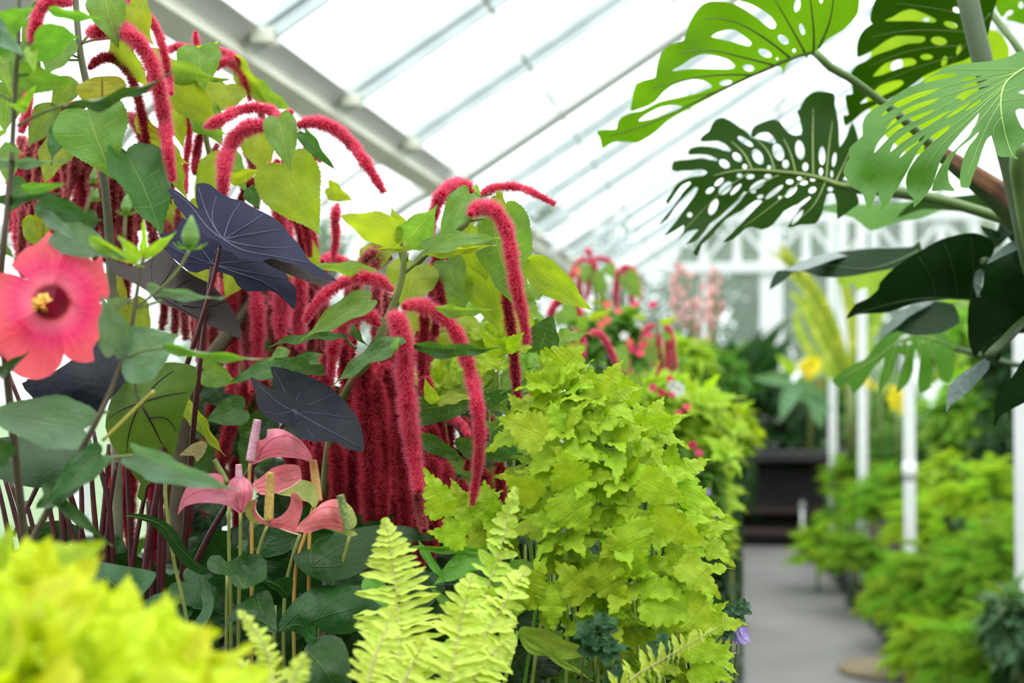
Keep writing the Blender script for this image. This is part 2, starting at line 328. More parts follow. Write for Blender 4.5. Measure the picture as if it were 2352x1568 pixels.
for k, y in enumerate(bars):
    big = (k-8) % 4 == 0
    if big:
        rep('main_rafter', y, lambda y: solid('rafter', [bar_g((PX, y, PZ+.0), (RX, y, RZ), .10, .16), bar_g((PX, y, PZ-.07), (RX, y, RZ-.07), .15, .03)], WHITE, ce, bevel=.006))
        rep('main_rafter_right', y, lambda y: solid('rafter', bar_g((RX, y, RZ), (7.6, y, rz(7.6)), .10, .16), WHITE, ce))
    else:
        rep('glazing_bar', y, lambda y: solid('glazing_bar', [bar_g((PX+.05, y, PZ+.05), (RX, y, RZ+.02), .05, .035), bar_g((PX+.05, y, PZ+.01), (RX, y, RZ-.02), .018, .06)], GALV, ce))
        rep('bar_clip', y, lambda y: solid('bar_clip', box_g((PX+.10, y, PZ+.035), (.07, .07, .045)), CREAM, ce, bevel=.004))
        rep('glazing_bar_right', y, lambda y: solid('glazing_bar', bar_g((RX, y, RZ), (7.6, y, rz(7.6)), .05, .05), WHITE, ce))
    # curved eave rib
    def rib(y):
        a = [(PX-.45+.45*math.sin(u), y, PZ-.47+.45*math.cos(u*1.0)*1.0) for u in np.linspace(0, math.pi/2, 9)]
        c = [(PX, y, PZ-.02)]+[(PX-.45+.45*math.cos(u), y, PZ-.50+.48*math.sin(u)) for u in ()]
        arc = [(PX-.48+.48*math.sin(u), y, PZ-.50+.50*math.cos(u)) for u in np.linspace(1.35, 0, 2)]
        pts = [(PX-.02, y, PZ-.01), (PX-.20, y, PZ-.10), (PX-.36, y, PZ-.25), (PX-.45, y, PZ-.42), (PX-.48, y, PZ-.62), (PX-.48, y, .9)]
        q = cat_rom(pts, 22); t, u, v = frames(q); hw, hh = (.075, .035) if big else (.03, .02); V = []
        for i in range(len(q)):
            e = np.array([0, 1., 0]); nrm = np.cross(t[i], e)
            for sx, sz in ((-1, -1), (1, -1), (1, 1), (-1, 1)): V.append(q[i]+e*sx*hw+nrm*sz*hh)
        n = len(q); Q = [[i*4+j, i*4+(j+1) % 4, i*4+4+(j+1) % 4, i*4+4+j] for i in range(n-1) for j in range(4)]+[[3, 2, 1, 0], [n*4-4, n*4-3, n*4-2, n*4-1]]
        return put('curved_rib', mesh('rib', V, [np.array(Q)], WHITE, smooth=False), wlft)
    if k == 0:
        wlft = root('wall_left', None, None, (PX-.5, 7, 0)); wlft['kind'] = 'structure'
    rep('rib%d' % big, y, rib)
# eave purlin: cream soffit with a white cap and an underslung lip
solid('purlin', [bar_g((PX, Y0, PZ-.02), (PX, Y1, PZ-.02), .085, .075, (-SL*.8, 0, 1))], CREAM, ce, bevel=.004)
solid('purlin_cap', [bar_g((PX+.03, Y0, PZ+.05), (PX+.03, Y1, PZ+.05), .12, .05, (-SL, 0, 1))], WHITE, ce)
for x, r in ((-.875, .008), (.35, .010), (1.7, .012)): tube('purlin_rod', [(x, Y0, rz(x)-.05), (x, Y1, rz(x)-.05)], r, paint('rod%d' % int(r*1e3), (.45, .45, .42), .5), ce)
solid('ridge_beam', bar_g((RX, Y0, RZ), (RX, Y1, RZ), .12, .2), WHITE, ce)
xs = [PX+.04, -.875, .1, 1.1, 2.15, RX]
for k in range(len(bars)-1):
    ya, yb = bars[k]+.02, bars[k+1]-.02
    for i in range(len(xs)-1):
        xa, xb = xs[i], xs[i+1]+.02
        def mk(y, xa=xa, xb=xb, i=i):
            V = np.array([[xa, ya, rz(xa)+.045+.006*(i % 2)], [xb, ya, rz(xb)+.045+.006*(i % 2)], [xb, yb, rz(xb)+.045+.006*(i % 2)], [xa, yb, rz(xa)+.045+.006*(i % 2)]])
            return put('glass_pane', mesh('pane', V, [np.array([[0, 1, 2, 3]])], GLASS, smooth=False), ce)
        rep('pane%d' % i, ya, mk)
    def mkr(y):
        V = np.array([[RX, ya, RZ+.04], [7.6, ya, rz(7.6)+.04], [7.6, yb, rz(7.6)+.04], [RX, yb, RZ+.04]]); return put('glass_pane', mesh('pane', V, [np.array([[0, 1, 2, 3]])], GLASS, smooth=False), ce)
    rep('paneR', ya, mkr)
    def mkc(y):
        q = cat_rom([(PX-.04, PZ+.0), (PX-.22, PZ-.09), (PX-.38, PZ-.24), (PX-.47, PZ-.41), (PX-.50, PZ-.62)], 10); V = np.array([[x, yy, z] for x, z in q for yy in (ya, yb)])
        return put('curved_pane', mesh('pane', V, [np.array([[2*i, 2*i+1, 2*i+3, 2*i+2] for i in range(9)])], GLASS), wlft)
    rep('paneC', ya, mkc)
    def mkw(y):
        V = np.array([[PX-.5, ya, .9], [PX-.5, yb, .9], [PX-.5, yb, PZ-.62], [PX-.5, ya, PZ-.62]]); return put('glass_pane', mesh('pane', V, [np.array([[0, 1, 2, 3]])], GLASS2, smooth=False), wlft)
    rep('paneW', ya, mkw)
solid('sill', bar_g((PX-.48, Y0, .88), (PX-.48, Y1, .88), .14, .05), WHITE, wlft)
solid('low_wall', box_g((PX-.5, (Y0+Y1)/2, .38), (.12, Y1-Y0, .96)), WHITE, wlft)
solid('eave_rail', bar_g((PX-.49, Y0, PZ-.60), (PX-.49, Y1, PZ-.60), .05, .05), WHITE, wlft)
wr = root('wall_right', None, None, (7.6, 7, 0)); wr['kind'] = 'structure'
solid('low_wall', box_g((7.6, (Y0+Y1)/2, .45), (.12, Y1-Y0, 1.1)), STONE, wr)
for y in bars: rep('mullR', y, lambda y: solid('mullion', box_g((7.6, y, 1.75), (.07, .06, 1.6)), WHITE, wr))
put('glass_pane', mesh('pane', [[7.6, Y0, 1], [7.6, Y1, 1], [7.6, Y1, rz(7.6)], [7.6, Y0, rz(7.6)]], [np.array([[0, 1, 2, 3]])], GLASS2, smooth=False), wr)
# far gable wall
wf = root('wall_far', None, None, (2.5, YE, 0)); wf['kind'] = 'structure'
def E(px, py, Y=YE):
    d = P(px, py, 1)-CAM; return CAM+d*(Y/d.y)
zb, zt = E(1690, 616).z, E(1690, 505).z
px0 = [1458, 1615, 1772, 1932, 2085, 2240, 2400, 2560, 2720, 2880]; X = [E(p, 700).x for p in px0]
for i, x in enumerate(X):
    wd = .26 if i in (2,) else (.13 if i % 2 == 0 else .08); top = min(rz(x)-.05, 6)
    solid('mullion', box_g((x, YE-.02, (top+.6)/2+.0), (wd, .12, top-.6)), WHITE, wf, bevel=.01)
    if i < len(X)-1:
        xm = (x+X[i+1])/2
        if rz(xm) > zt+.1:
            solid('king_post', box_g((xm, YE-.02, (zb+zt)/2), (.09, .08, zt-zb)), WHITE, wf)
            for q in (x, X[i+1]): solid('truss_brace', bar_g((xm, YE-.03, zt-.03), (q, YE-.03, zb+.06), .05, .06, (0, 1, 0)), WHITE, wf)
        for z0, z1 in ((.62, zb), (zb, zt), (zt, None)):
            xa, xb = x, X[i+1]; ta = z1 if z1 else max(z0+.02, rz(xa)); tb = z1 if z1 else max(z0+.02, rz(xb))
            ta, tb = min(ta, max(z0+.01, rz(xa))), min(tb, max(z0+.01, rz(xb)))
            put('glass_pane', mesh('pane', [[xa, YE, z0], [xb, YE, z0], [xb, YE, tb], [xa, YE, ta]], [np.array([[0, 1, 2, 3]])], GLASS2, smooth=False), wf)
solid('tie_beam', box_g(((PX+7.6)/2, YE-.05, zb), (9.1, .16, .12)), WHITE, wf, bevel=.01)
solid('truss_rail', box_g(((E(1640, 500).x+7.6)/2, YE-.05, zt), (7.6-E(1640, 500).x, .10, .09)), WHITE, wf)
solid('rake_beam', [bar_g((PX, YE-.05, PZ), (RX, YE-.05, RZ), .14, .12), bar_g((RX, YE-.05, RZ), (7.6, YE-.05, rz(7.6)), .14, .12)], WHITE, wf)
solid('plinth', box_g(((PX+7.6)/2, YE, .3), (9.1, .2, .64)), STONE, wf)
put('glass_pane', mesh('pane', [[PX-.5, YE, .62], [X[0], YE, .62], [X[0], YE, rz(X[0])], [PX, YE, PZ], [PX-.5, YE, PZ-.6]], [np.array([[0, 1, 2]]), np.array([[0, 2, 3, 4]])], GLASS2, smooth=False), wf)
solid('corner_post', box_g((E(1462, 700).x-.02, YE-.1, 1.2), (.13, .12, 2.4)), WHITE, wf)
# slim roof posts beside the right bed
for (pt, pb, d, wpx, lab, cp) in (((1909, 430), (1912, 905), 11.6, 19, 'slim white roof post behind the blurred yellow-green cane leaves', 0), ((1936, 560), (1940, 900), 14, 16, 'slim white roof post deepest in the hall, almost hidden by its neighbour', 0),
      ((1968, 440), (1982, 1075), 9.6, 22, 'slim white roof post in front of the arching yellow-green leaves', 0), ((2084, 660), (2090, 1215), 7.9, 26, 'slim white roof post with a pipe coupling, rising from the feathery bed', 1),
      ((2330, 800), (2352, 1395), 5.6, 37, 'thickest white roof post under the dark heart-shaped leaves', 0)):
    lo_ = P(*pb, d); hi_ = P(*pt, d); r = wpx/2/F*d; k = Vector((lo_.x, lo_.y, 0)); q = root('roof_post', lab, 'post', k)
    top = Vector((k.x+(hi_.x-lo_.x)*.0, k.y, rz(k.x)-.05)); tube('pole', [k, (k+top)/2, top], r, WHITE, q, 14); tube('foot_flange', [k, k+Vector((0, 0, .02))], r*2.2, WHITE, q, 14)
    if cp: z = P(2090, 1102, d).z; tube('coupling', [k+Vector((0, 0, z)), k+Vector((0, 0, z+.10))], r*1.16, WHITE, q, 14)
# string of lamps under the roof
sl = root('lamp_string', 'dark cable with white globe bulbs hanging under the roof', 'lamp string', (-.34, 8, 3.66))
GLOBE = paint('globe', (.93, .9, .8), .25)
def SLp(y): return Vector((-.34, y, 3.70-.05*math.sin((y % 2.6)/2.6*math.pi)))
tube('cable', [SLp(y) for y in np.arange(3, 16.3, .65)], .009, DARKP, sl)
for y in np.arange(4.2, 16, 1.3):
    b = SLp(y); tube('socket', [b, b-Vector((0, 0, .11))], [.022, .026], DARKP, sl, 10)
    pr = [(0, .012), (.01, .03), (.03, .042), (.055, .045), (.08, .035), (.095, .012)]
    tube('bulb', [b-Vector((0, 0, .11+h)) for h, _ in pr], [q for _, q in pr], GLOBE, sl, 12, n=6)
# beds
def bed(name, x0, x1, y0, y1, f, lab, n=40):
    gx, gy = np.meshgrid(np.linspace(0, 1, n), np.linspace(0, 1, n*2)); V = []
    for a, b in zip(gx.ravel(), gy.ravel()):
        y = y0+(y1-y0)*b; xa, xb = x0(y), x1(y); x = xa+(xb-xa)*a; V.append((x, y, f(x, y)+.02*math.sin(x*23+y*17)*math.sin(y*31)))
    i = np.arange(n*2-1)[:, None]*n; j = np.arange(n-1)[None]; return put(name, mesh(name, V, [np.stack([i+j, i+j+1, i+n+j+1, i+n+j], -1).reshape(-1, 4)], SOIL), label=lab)
def pathL(y): return -.30 if y < 5 else -.30+.05*math.sin((y-5)/8*3)
def pathR(y): return max(.42, 1.02-.045*max(0, y-5))
def zl(x, y):
    e = pathL(y); a = min(1, max(0, (e-x)/.9)); near = min(1, max(0, (4.6-y)/2.2)); h = .62+.28*a; return h+near*(.93-h)*min(1, (e-x)/.12 if near else 1)*.95
o = bed('planting_bed', lambda y: PX-.40, lambda y: pathL(y)-.08, .75, 12.8, zl, None); prop(o, 'dark soil of the long raised bed along the glass wall', 'flower bed', kind=None)
def zr(x, y): a = min(1, max(0, (x-pathR(y)-.1)/1.2)); return .12+.45*a
o = bed('planting_bed', lambda y: pathR(y)+.08, lambda y: 7.4, 1.5, 13.0, zr, None); prop(o, 'dark soil of the low bed under the feathery ferns beside the path', 'flower bed')
def soil(x, y):
    if y > 12.8: return .85 if abs(x-bx_) < 1.25 and y < 13.8 else 0.
    if x < pathL(y)-.08: return zl(x, y)
    return zr(x, y) if x > pathR(y)+.08 and y > 1.5 else 0.
bx_ = E(1800, 1240, 13).x
def kerb(nm, fx, h, y0, y1, sg):
    ys = np.linspace(y0, y1, 36); gs = [bar_g((fx(a), a+.006, h/2), (fx(b), b-.006, h/2), .10, h) for a, b in zip(ys[:-1], ys[1:])]; k = root(nm, 'dark stone kerb holding the %s bed' % ('raised' if sg < 0 else 'low feathery'), 'kerb', (fx(y0), y0, 0))
    for g in gs: solid('kerb_stone', g, STONE, k, bevel=.008)
kerb('bed_kerb', lambda y: pathL(y), .60, .75, 12.6, -1); kerb('bed_kerb', lambda y: pathR(y), .13, 1.5, 12.7, 1)
# dark stepped bench closing the path
bn = root('stepped_bench', 'black stone bench with two brown steps at the end of the path', 'bench', E(1790, 1240, 13.0))
bx = E(1800, 1240, 13).x
solid('ledge', box_g((bx+.0, 13.35, .80), (2.6, 1.0, .10)), STONE, bn, bevel=.015); solid('back_panel', box_g((bx, 13.55, .40), (2.5, .5, .80)), STONE, bn)
for z, y in ((.30, 13.15), (.12, 12.95)): solid('step', box_g((bx, y, z), (1.5, .26, .05)), BROWN, bn, bevel=.008)
for s in (-.7, .7): solid('support', box_g((bx+s, 13.1, .16), (.08, .3, .32)), BROWN, bn)
t = P(1843, 1195, 12.6); k = Vector((t.x, t.y, 0)); bo = root('water_tap', 'small pale metal standpipe beside the dark bench', 'tap', k)
tube('pipe', [k, k+Vector((0, 0, .34))], .016, WHITE, bo, 10); tube('tap_head', [k+Vector((0, 0, .34)), k+Vector((0, 0, .37)), k+Vector((0, -.02, .40))], [.022, .026, .012], GALV, bo, 10)
# brown drain cover at the kerb
c = P(2030, 1530, 7.15); c.z = 0.0; dc = tube('drain_cover', [c+Vector((0.04, .1, 0)), c+Vector((.04, .1, .025))], .26, paint('drain_metal', (.22, .17, .09), .7, (.16, .12, .07), 4), None, 28); prop(dc, 'flat brown round stone disc on the path beside the feathery bed', 'cover')
# ================= left bed: hero plants =================
M_CH = leafmat('chenille_leaf', (.165, .31, .072), (.42, .48, .14), None, 8, .04, .42, .45, .46, (1.8, 1.6, .5), .10, veinmid=.02)
M_CHL = leafmat('chenille_leaf_lime', (.33, .42, .05), (.50, .54, .12), None, 8, .04, .35, .5, .5, (1.5, 1.5, .4), .08, veinmid=.02)
M_CHY = leafmat('chenille_leaf_old', (.42, .42, .05), (.12, .06, .02), None, 8, .05, .7, .5, .5, (1.5, 1.35, .4), .06)
M_CHD = leafmat('chenille_leaf_deep', (.06, .15, .035), (.20, .32, .08), None, 8, .04, .5, .4, .32, (1.6, 1.7, .6), .10, veinmid=.02)
M_STEM = paint('green_stem', (.16, .20, .05), .5, (.11, .15, .04), 30)
M_TWIG = paint('brown_stem', (.075, .055, .035), .6, (.11, .09, .05), 40)
FZ = fuzzmat('tassel_red', (.70, .010, .068), (1., .30, .45), .6); FZD = fuzzmat('tassel_red_shaded', (.22, .003, .014), (.85, .09, .15), .45); FZO = fuzzmat('tassel_faded', (.26, .012, .018), (1., .33, .36), .65)  # FZD: the red tassel with shade put into its colour
CHT = dict(n=96, cols=3, teeth=27, amp=.022, fold=.18, droop=.22, ripple=.035, mp=1.25)
def ch(mat, v): return lmesh('heart' if v % 3 else 'ovate', mat, v, **CHT)
def chl(p, b, t, w, mat=None, roll=0, v=None):
    v = random.randrange(6) if v is None else v; return lpx(ch(mat or M_CH, v), b, t, w, roll, p)
def gpx(x, y, d):
    q = P(x, y, d); return Vector((q.x, q.y, soil(q.x, q.y)-.01))
LEAVES = []
def leaves(p, D, lst):
    for b in lst:
        x0, y0, x1, y1, w_ = b[:5]; m = {'g': M_CH, 'l': M_CHL, 'y': M_CHY, 'd': M_CHD}[b[5] if len(b) > 5 else 'g']; roll = b[6] if len(b) > 6 else 0; dd = b[7] if len(b) > 7 else 0
        chl(p, (x0, y0, D+dd), (x1, y1, D+dd-.02), w_, m, roll)
def tassels(p, D, lst, q=1.):
    for k in lst:
        m = {'r': FZ, 'd': FZD, 'o': FZO}[k[0]]; dd = k[2]; pts = k[3]
        tassel([(x, y, D+dd+(.02*math.sin(i*1.3+x))) for i, (x, y) in enumerate(pts)], k[1], m, p, q)
# --- chenille plant A (tall, far left) ---
DA = 1.72
pa = root('chenille_plant', 'tall red chenille plant with a bare grey stem and long dangling tassels behind the hibiscus', 'plant', gpx(200, 900, DA), 'chenille plants')
tube('stem', [(172, -60, DA), (178, 60, DA), (186, 130, DA), (203, 212, DA), (240, 420, DA+.03), (262, 800, DA+.05), (270, 1290, DA+.05)], [.0035, .0045, .006, .007], paint('grey_green_stem', (.10, .11, .06), .55, (.14, .14, .09), 30), pa, px=True, label='grey-green upright stem')
for q in ([(188, 100, DA), (215, 92, DA-.01), (278, 86, DA)], [(185, 105, DA), (200, 85, DA), (212, 78, DA)], [(190, 138, DA), (145, 138, DA)], [(150, 120, DA), (182, 133, DA)]): tube('leaf_stalk', q, .0016, M_STEM, pa, px=True)
tassels(pa, DA, [
 ('r', 21, -.05, [(203, 76), (228, 72), (262, 66), (302, 82), (338, 125), (362, 190), (377, 270), (386, 345), (397, 416)]),
 ('d', 14, -.02, [(206, 156), (222, 140), (248, 131), (276, 143), (302, 180), (318, 230), (329, 280), (336, 330), (344, 370)]),
 ('r', 13, 0, [(285, -12), (325, 22), (358, 66), (376, 118), (386, 170), (393, 216)]),
 ('r', 17, 0, [(165, 8), (130, 2), (95, 16), (82, 60), (78, 120), (70, 165), (62, 230), (48, 305)]),
 ('o', 15, .03, [(195, 244), (150, 248), (112, 280), (96, 335), (86, 400), (80, 450)]),
 ('r', 12, .0, [(60, 210), (66, 250), (52, 300)]),
 ('o', 15, .05, [(290, 262), (318, 290), (334, 345), (346, 400), (340, 470), (345, 530)]),
 ('o', 16, .08, [(152, 285), (165, 320), (172, 380), (162, 430)]), ('d', 17, .09, [(160, 300), (176, 350), (190, 410), (186, 470)]),
 ('o', 16, .06, [(188, 330), (202, 370), (214, 430), (206, 490)]), ('o', 15, .10, [(142, 330), (150, 380), (156, 430), (150, 460)]),
 ('o', 15, .10, [(225, 420), (240, 460), (244, 520), (240, 600)]), ('o', 16, .09, [(255, 385), (270, 420), (276, 500), (272, 590), (276, 640)]),
 ('o', 14, .12, [(290, 380), (300, 450), (296, 540), (300, 600)]), ('o', 14, .12, [(215, 400), (222, 470), (218, 560), (225, 620)]),
 ('o', 13, .12, [(50, 470), (53, 520), (48, 590), (54, 640)]), ('o', 13, .12, [(72, 470), (76, 540), (74, 600), (76, 660)]),
 ('o', 16, .06, [(330, 455), (345, 490), (352, 540), (356, 590)]), ('o', 16, .09, [(378, 500), (386, 560), (382, 620), (388, 700)]),
 ('o', 13, .1, [(408, 480), (412, 540), (418, 600)]), ('d', 13, .1, [(102, 420), (108, 480), (100, 560), (104, 640)]), ('o', 14, .14, [(136, 470), (142, 540), (138, 620)]),
 ('o', 14, .1, [(262, 560), (272, 640), (266, 720)]), ('o', 14, .1, [(284, 600), (290, 660), (286, 760)]), ('o', 13, .1, [(372, 640), (378, 700), (370, 760)]), ('o', 13, .1, [(400, 660), (404, 720), (400, 770)]), ('o', 13, .1, [(426, 680), (424, 730), (428, 780)]),
 ('d', 13, .12, [(335, 200), (348, 180), (372, 158), (392, 150)]), ('r', 11, .06, [(330, 210), (345, 196), (362, 190)]),
])
leaves(pa, DA-.03, [
 (200, 252, 250, 402, 168, 'g', 10, -.03), (290, 352, 392, 534, 120, 'd', -35, -.02), (235, -30, 262, 92, 125, 'g', 8, -.03), (300, 12, 335, 95, 88, 'l', 30), (262, 75, 325, 205, 78, 'l', 40),
 (235, 175, 232, 262, 150, 'y', 18), (150, 95, 100, 170, 70, 'g', 30, .02), (75, 100, 20, 165, 80, 'g', 30, .03), (40, 130, 60, 230, 100, 'g', 20, .04), (20, 200, 10, 300, 80, 'g', 0, .05),
 (130, 240, 60, 330, 90, 'g', 20, .05), (145, 290, 110, 370, 38, 'd', 40), (150, 330, 90, 410, 70, 'l', 50, .03), (310, 270, 380, 330, 52, 'y', 30, .01), (340, 320, 420, 380, 60, 'l', 30, .02),
 (390, 330, 410, 450, 60, 'l', 30, .06), (60, 500, 120, 590, 70, 'l', 20, .1), (170, 180, 120, 250, 80, 'g', 0, .06), (100, 60, 60, 140, 80, 'g', 0, .05), (25, 60, 5, 140, 60, 'g', 0, .08), (300, 700, 330, 800, 80, 'l', 20, .1), (20, 330, 15, 420, 70, 'g', 20, .06), (110, 470, 90, 560, 60, 'y', 20, .09),
 (250, 630, 285, 720, 60, 'y', 30, .1), (210, 480, 170, 570, 70, 'd', 30, .09), (60, 420, 20, 480, 60, 'd', 20, .05)])
# --- chenille plant B (upper middle, two crowns) ---
DB = 1.85
pb = root('chenille_plant', 'red chenille plant with two arching crowns against the cream roof beam', 'plant', gpx(600, 900, DB), 'chenille plants')
tube('stem', [(455, 118, DB), (470, 300, DB+.04), (540, 600, DB+.06), (560, 1290, DB+.08)], [.003, .005, .006], M_STEM, pb, px=True)
tube('stem', [(655, 285, DB-.1), (650, 420, DB-.06), (620, 620, DB), (480, 830, DB), (430, 920, DB), (400, 1290, DB)], [.003, .006, .012, .013], M_TWIG, pb, px=True, label='thick brown branch')
tassels(pb, DB, [
 ('r', 9, 0, [(462, 122), (452, 98), (449, 74)]), ('r', 10, 0, [(385, 118), (405, 108), (432, 110), (455, 122)]), ('r', 10, 0, [(488, 122), (515, 120), (548, 138), (570, 165)]),
 ('r', 13, -.02, [(497, 160), (515, 140), (540, 150), (562, 185), (575, 232)]), ('r', 11, 0, [(432, 262), (434, 320), (426, 380), (428, 445)]), ('d', 13, .05, [(462, 300), (452, 350), (448, 400)]),
 ('r', 15, -.15, [(472, 291), (505, 277), (545, 255), (588, 246), (625, 256), (645, 276)]), ('r', 10, -.13, [(648, 274), (660, 260), (670, 258)]),
 ('r', 21, -.17, [(618, 296), (585, 288), (552, 302), (526, 340), (514, 395), (514, 455)]),
 ('r', 17, -.17, [(684, 288), (720, 280), (762, 292), (802, 325), (834, 366), (860, 405), (882, 442)]),
 ('r', 14, -.05, [(690, 352), (712, 350), (740, 368)]), ('r', 21, -.12, [(638, 368), (630, 400), (636, 450), (645, 500), (650, 545)]),
 ('d', 13, .0, [(668, 450), (690, 475), (704, 530), (712, 590)]), ('d', 12, .02, [(650, 470), (678, 500), (692, 560), (700, 620)]),
 ('r', 12, .0, [(776, 468), (770, 500), (772, 550), (765, 594)]), ('d', 13, .05, [(600, 412), (575, 420), (556, 450), (548, 490)]), ('o', 14, .08, [(610, 405), (590, 440), (590, 480)]),
 ('o', 14, .05, [(560, 330), (578, 370), (584, 400)]), ('o', 14, .1, [(500, 330), (480, 380), (470, 440)]), ('d', 10, .06, [(590, 235), (602, 270), (606, 300)]),
 ('r', 22, .02, [(520, 640), (532, 700), (534, 790), (530, 900)]), ('o', 20, .0, [(556, 640), (566, 720), (572, 800), (576, 880)]), ('r', 18, -.02, [(586, 660), (592, 740), (590, 830), (580, 900)]),
 ('r', 22, -.05, [(645, 640), (648, 690), (646, 730), (645, 778)]), ('r', 18, .04, [(688, 620), (690, 680), (684, 740), (690, 800)]), ('o', 18, .08, [(620, 700), (630, 780), (626, 860)]),
 ('d', 18, .04, [(566, 870), (560, 910), (545, 945), (520, 1010), (500, 1120)]), ('o', 16, .08, [(676, 780), (680, 840), (676, 880)]), ('o', 16, .1, [(720, 760), (716, 830), (722, 880)]),
 ('o', 15, .1, [(480, 640), (492, 720), (486, 800)]), ('o', 15, .1, [(452, 700), (462, 760), (458, 830)]), ('o', 14, .1, [(508, 700), (514, 780), (506, 840)]), ('r', 12, .06, [(740, 600), (760, 590), (790, 600), (810, 620)]), ('o', 16, .06, [(712, 640), (735, 660), (745, 720), (740, 790)]),
 ('d', 18, .1, [(602, 860), (606, 930), (600, 1000), (604, 1060)]), ('d', 18, .1, [(250, 1040), (262, 1100), (258, 1170), (270, 1230)]), ('d', 20, .1, [(290, 1000), (300, 1080), (294, 1170), (300, 1260)]), ('d', 18, .12, [(420, 1040), (428, 1110), (420, 1200), (430, 1280)]), ('d', 20, .1, [(470, 1010), (480, 1080), (476, 1180)]), ('d', 20, .1, [(540, 1050), (548, 1130), (544, 1230)]), ('d', 20, .14, [(350, 1080), (358, 1170), (350, 1290)])])
leaves(pb, DB-.03, [
 (457, 112, 462, 205, 100, 'g', 8, -.03), (352, 128, 500, 206, 55, 'g', 50, -.05), (405, 190, 497, 290, 86, 'l', 25, -.03), (396, 205, 412, 335, 80, 'l', 20, .02), (520, 195, 480, 262, 105, 'l', 30, .02), (455, 115, 502, 100, 22, 'l', 30, -.01),
 (540, 130, 600, 250, 60, 'l', 40, .02), (575, 185, 660, 262, 58, 'g', 40, .03), (480, 255, 500, 330, 60, 'g', 30, .02), (430, 250, 505, 320, 60, 'g', 60, .0),
 (640, 272, 664, 384, 76, 'g', 5, -.16), (648, 378, 722, 532, 150, 'l', 12, -.13), (590, 300, 608, 402, 84, 'l', 10, -.05), (515, 350, 440, 470, 92, 'l', 20, .0), (700, 305, 756, 388, 34, 'd', 30, -.1),
 (530, 410, 600, 392, 30, 'l', 30, .0), (570, 430, 590, 475, 50, 'd', 20, .0), (640, 420, 720, 455, 40, 'd', 50, -.02), (756, 430, 802, 462, 40, 'l', 30, .0), (395, 470, 430, 560, 50, 'l', 20, .0),
 (530, 360, 560, 440, 50, 'g', 20, .05), (430, 470, 460, 560, 60, 'l', 20, .1), (560, 600, 520, 680, 90, 'l', 0, .02), (480, 620, 420, 640, 60, 'l', 0, .0), (690, 560, 740, 640, 60, 'l', 10, .15), (660, 590, 700, 650, 60, 'y', 10, .12),
 (640, 850, 530, 862, 44, 'd', 40, -.1), (735, 830, 615, 845, 40, 'd', 30, -.08), (660, 800, 620, 830, 40, 'g', 30, -.02), (470, 850, 540, 880, 60, 'g', 20, -.05), (560, 940, 470, 960, 70, 'd', 20, -.03), (560, 1000, 620, 940, 80, 'd', 20, .05),
 (600, 1010, 560, 1090, 90, 'd', 0, .0), (450, 940, 500, 1050, 36, 'l', 40, -.1), (428, 925, 470, 1010, 30, 'l', 40, -.1), (500, 1040, 420, 1090, 80, 'd', 0, .1), (650, 930, 700, 1000, 60, 'd', 0, .02), (740, 820, 790, 780, 60, 'd', 0, .1), (690, 900, 760, 860, 80, 'd', 0, .12), (580, 760, 620, 800, 50, 'd', 0, .05)])
# --- chenille plant C (centre crown) ---
DC = 1.66
pc = root('chenille_plant', 'red chenille plant whose central crown stands highest against the white roof', 'plant', gpx(1000, 900, DC), 'chenille plants')
tube('stem', [(1090, 445, DC), (1085, 480, DC), (1072, 512, DC), (1030, 540, DC), (960, 600, DC+.04), (900, 720, DC+.1), (860, 1290, DC+.1)], [.003, .0045, .006, .008], M_STEM, pc, px=True)
for q in ([(1078, 508, DC), (1120, 500, DC)], [(1095, 452, DC), (1130, 445, DC)], [(1060, 518, DC), (1040, 500, DC)]): tube('leaf_stalk', q, .0015, M_STEM, pc, px=True)
tassels(pc, DC, [
 ('r', 17, -.03, [(1087, 460), (1072, 430), (1042, 425), (1012, 450), (996, 490), (990, 538)]), ('r', 12, -.02, [(1103, 448), (1130, 432), (1180, 428), (1232, 446), (1275, 469)]),
 ('r', 20, -.09, [(1080, 492), (1105, 475), (1138, 484), (1162, 525), (1175, 590), (1186, 660), (1202, 730), (1210, 790)]), ('d', 15, .0, [(1162, 645), (1166, 700), (1176, 770), (1184, 860), (1190, 935)]),
 ('r', 14, .02, [(1055, 490), (1038, 510), (1025, 540), (1012, 570)]), ('d', 16, .02, [(1018, 560), (1006, 600), (1008, 660), (1018, 700)]), ('d', 13, .06, [(1040, 560), (1030, 600)]),
 ('o', 18, .15, [(960, 560), (900, 560), (850, 590), (820, 620)]), ('o', 15, .12, [(900, 590), (860, 610), (845, 650)]), ('d', 14, .05, [(972, 700), (975, 760), (968, 830), (972, 900)]), ('d', 13, .08, [(1003, 680), (1002, 730), (1000, 770)]),
 ('r', 13, -.02, [(1248, 915), (1225, 912), (1208, 925)]), ('r', 12, .0, [(1010, 958), (1035, 960), (1060, 975), (1075, 1000)]), ('d', 15, .0, [(975, 965), (998, 1000), (1004, 1060), (1000, 1120)]), ('d', 14, .02, [(1065, 960), (1080, 1000), (1072, 1080)]),
 ('r', 12, .2, [(1055, 730), (1065, 790), (1060, 830)]), ('d', 18, .1, [(1020, 1060), (1028, 1130), (1020, 1230)]), ('d', 18, .1, [(1060, 1100), (1066, 1170), (1060, 1260)]), ('d', 18, .12, [(1110, 1080), (1118, 1150), (1110, 1230)]), ('d', 16, .12, [(1150, 1060), (1150, 1150)])])
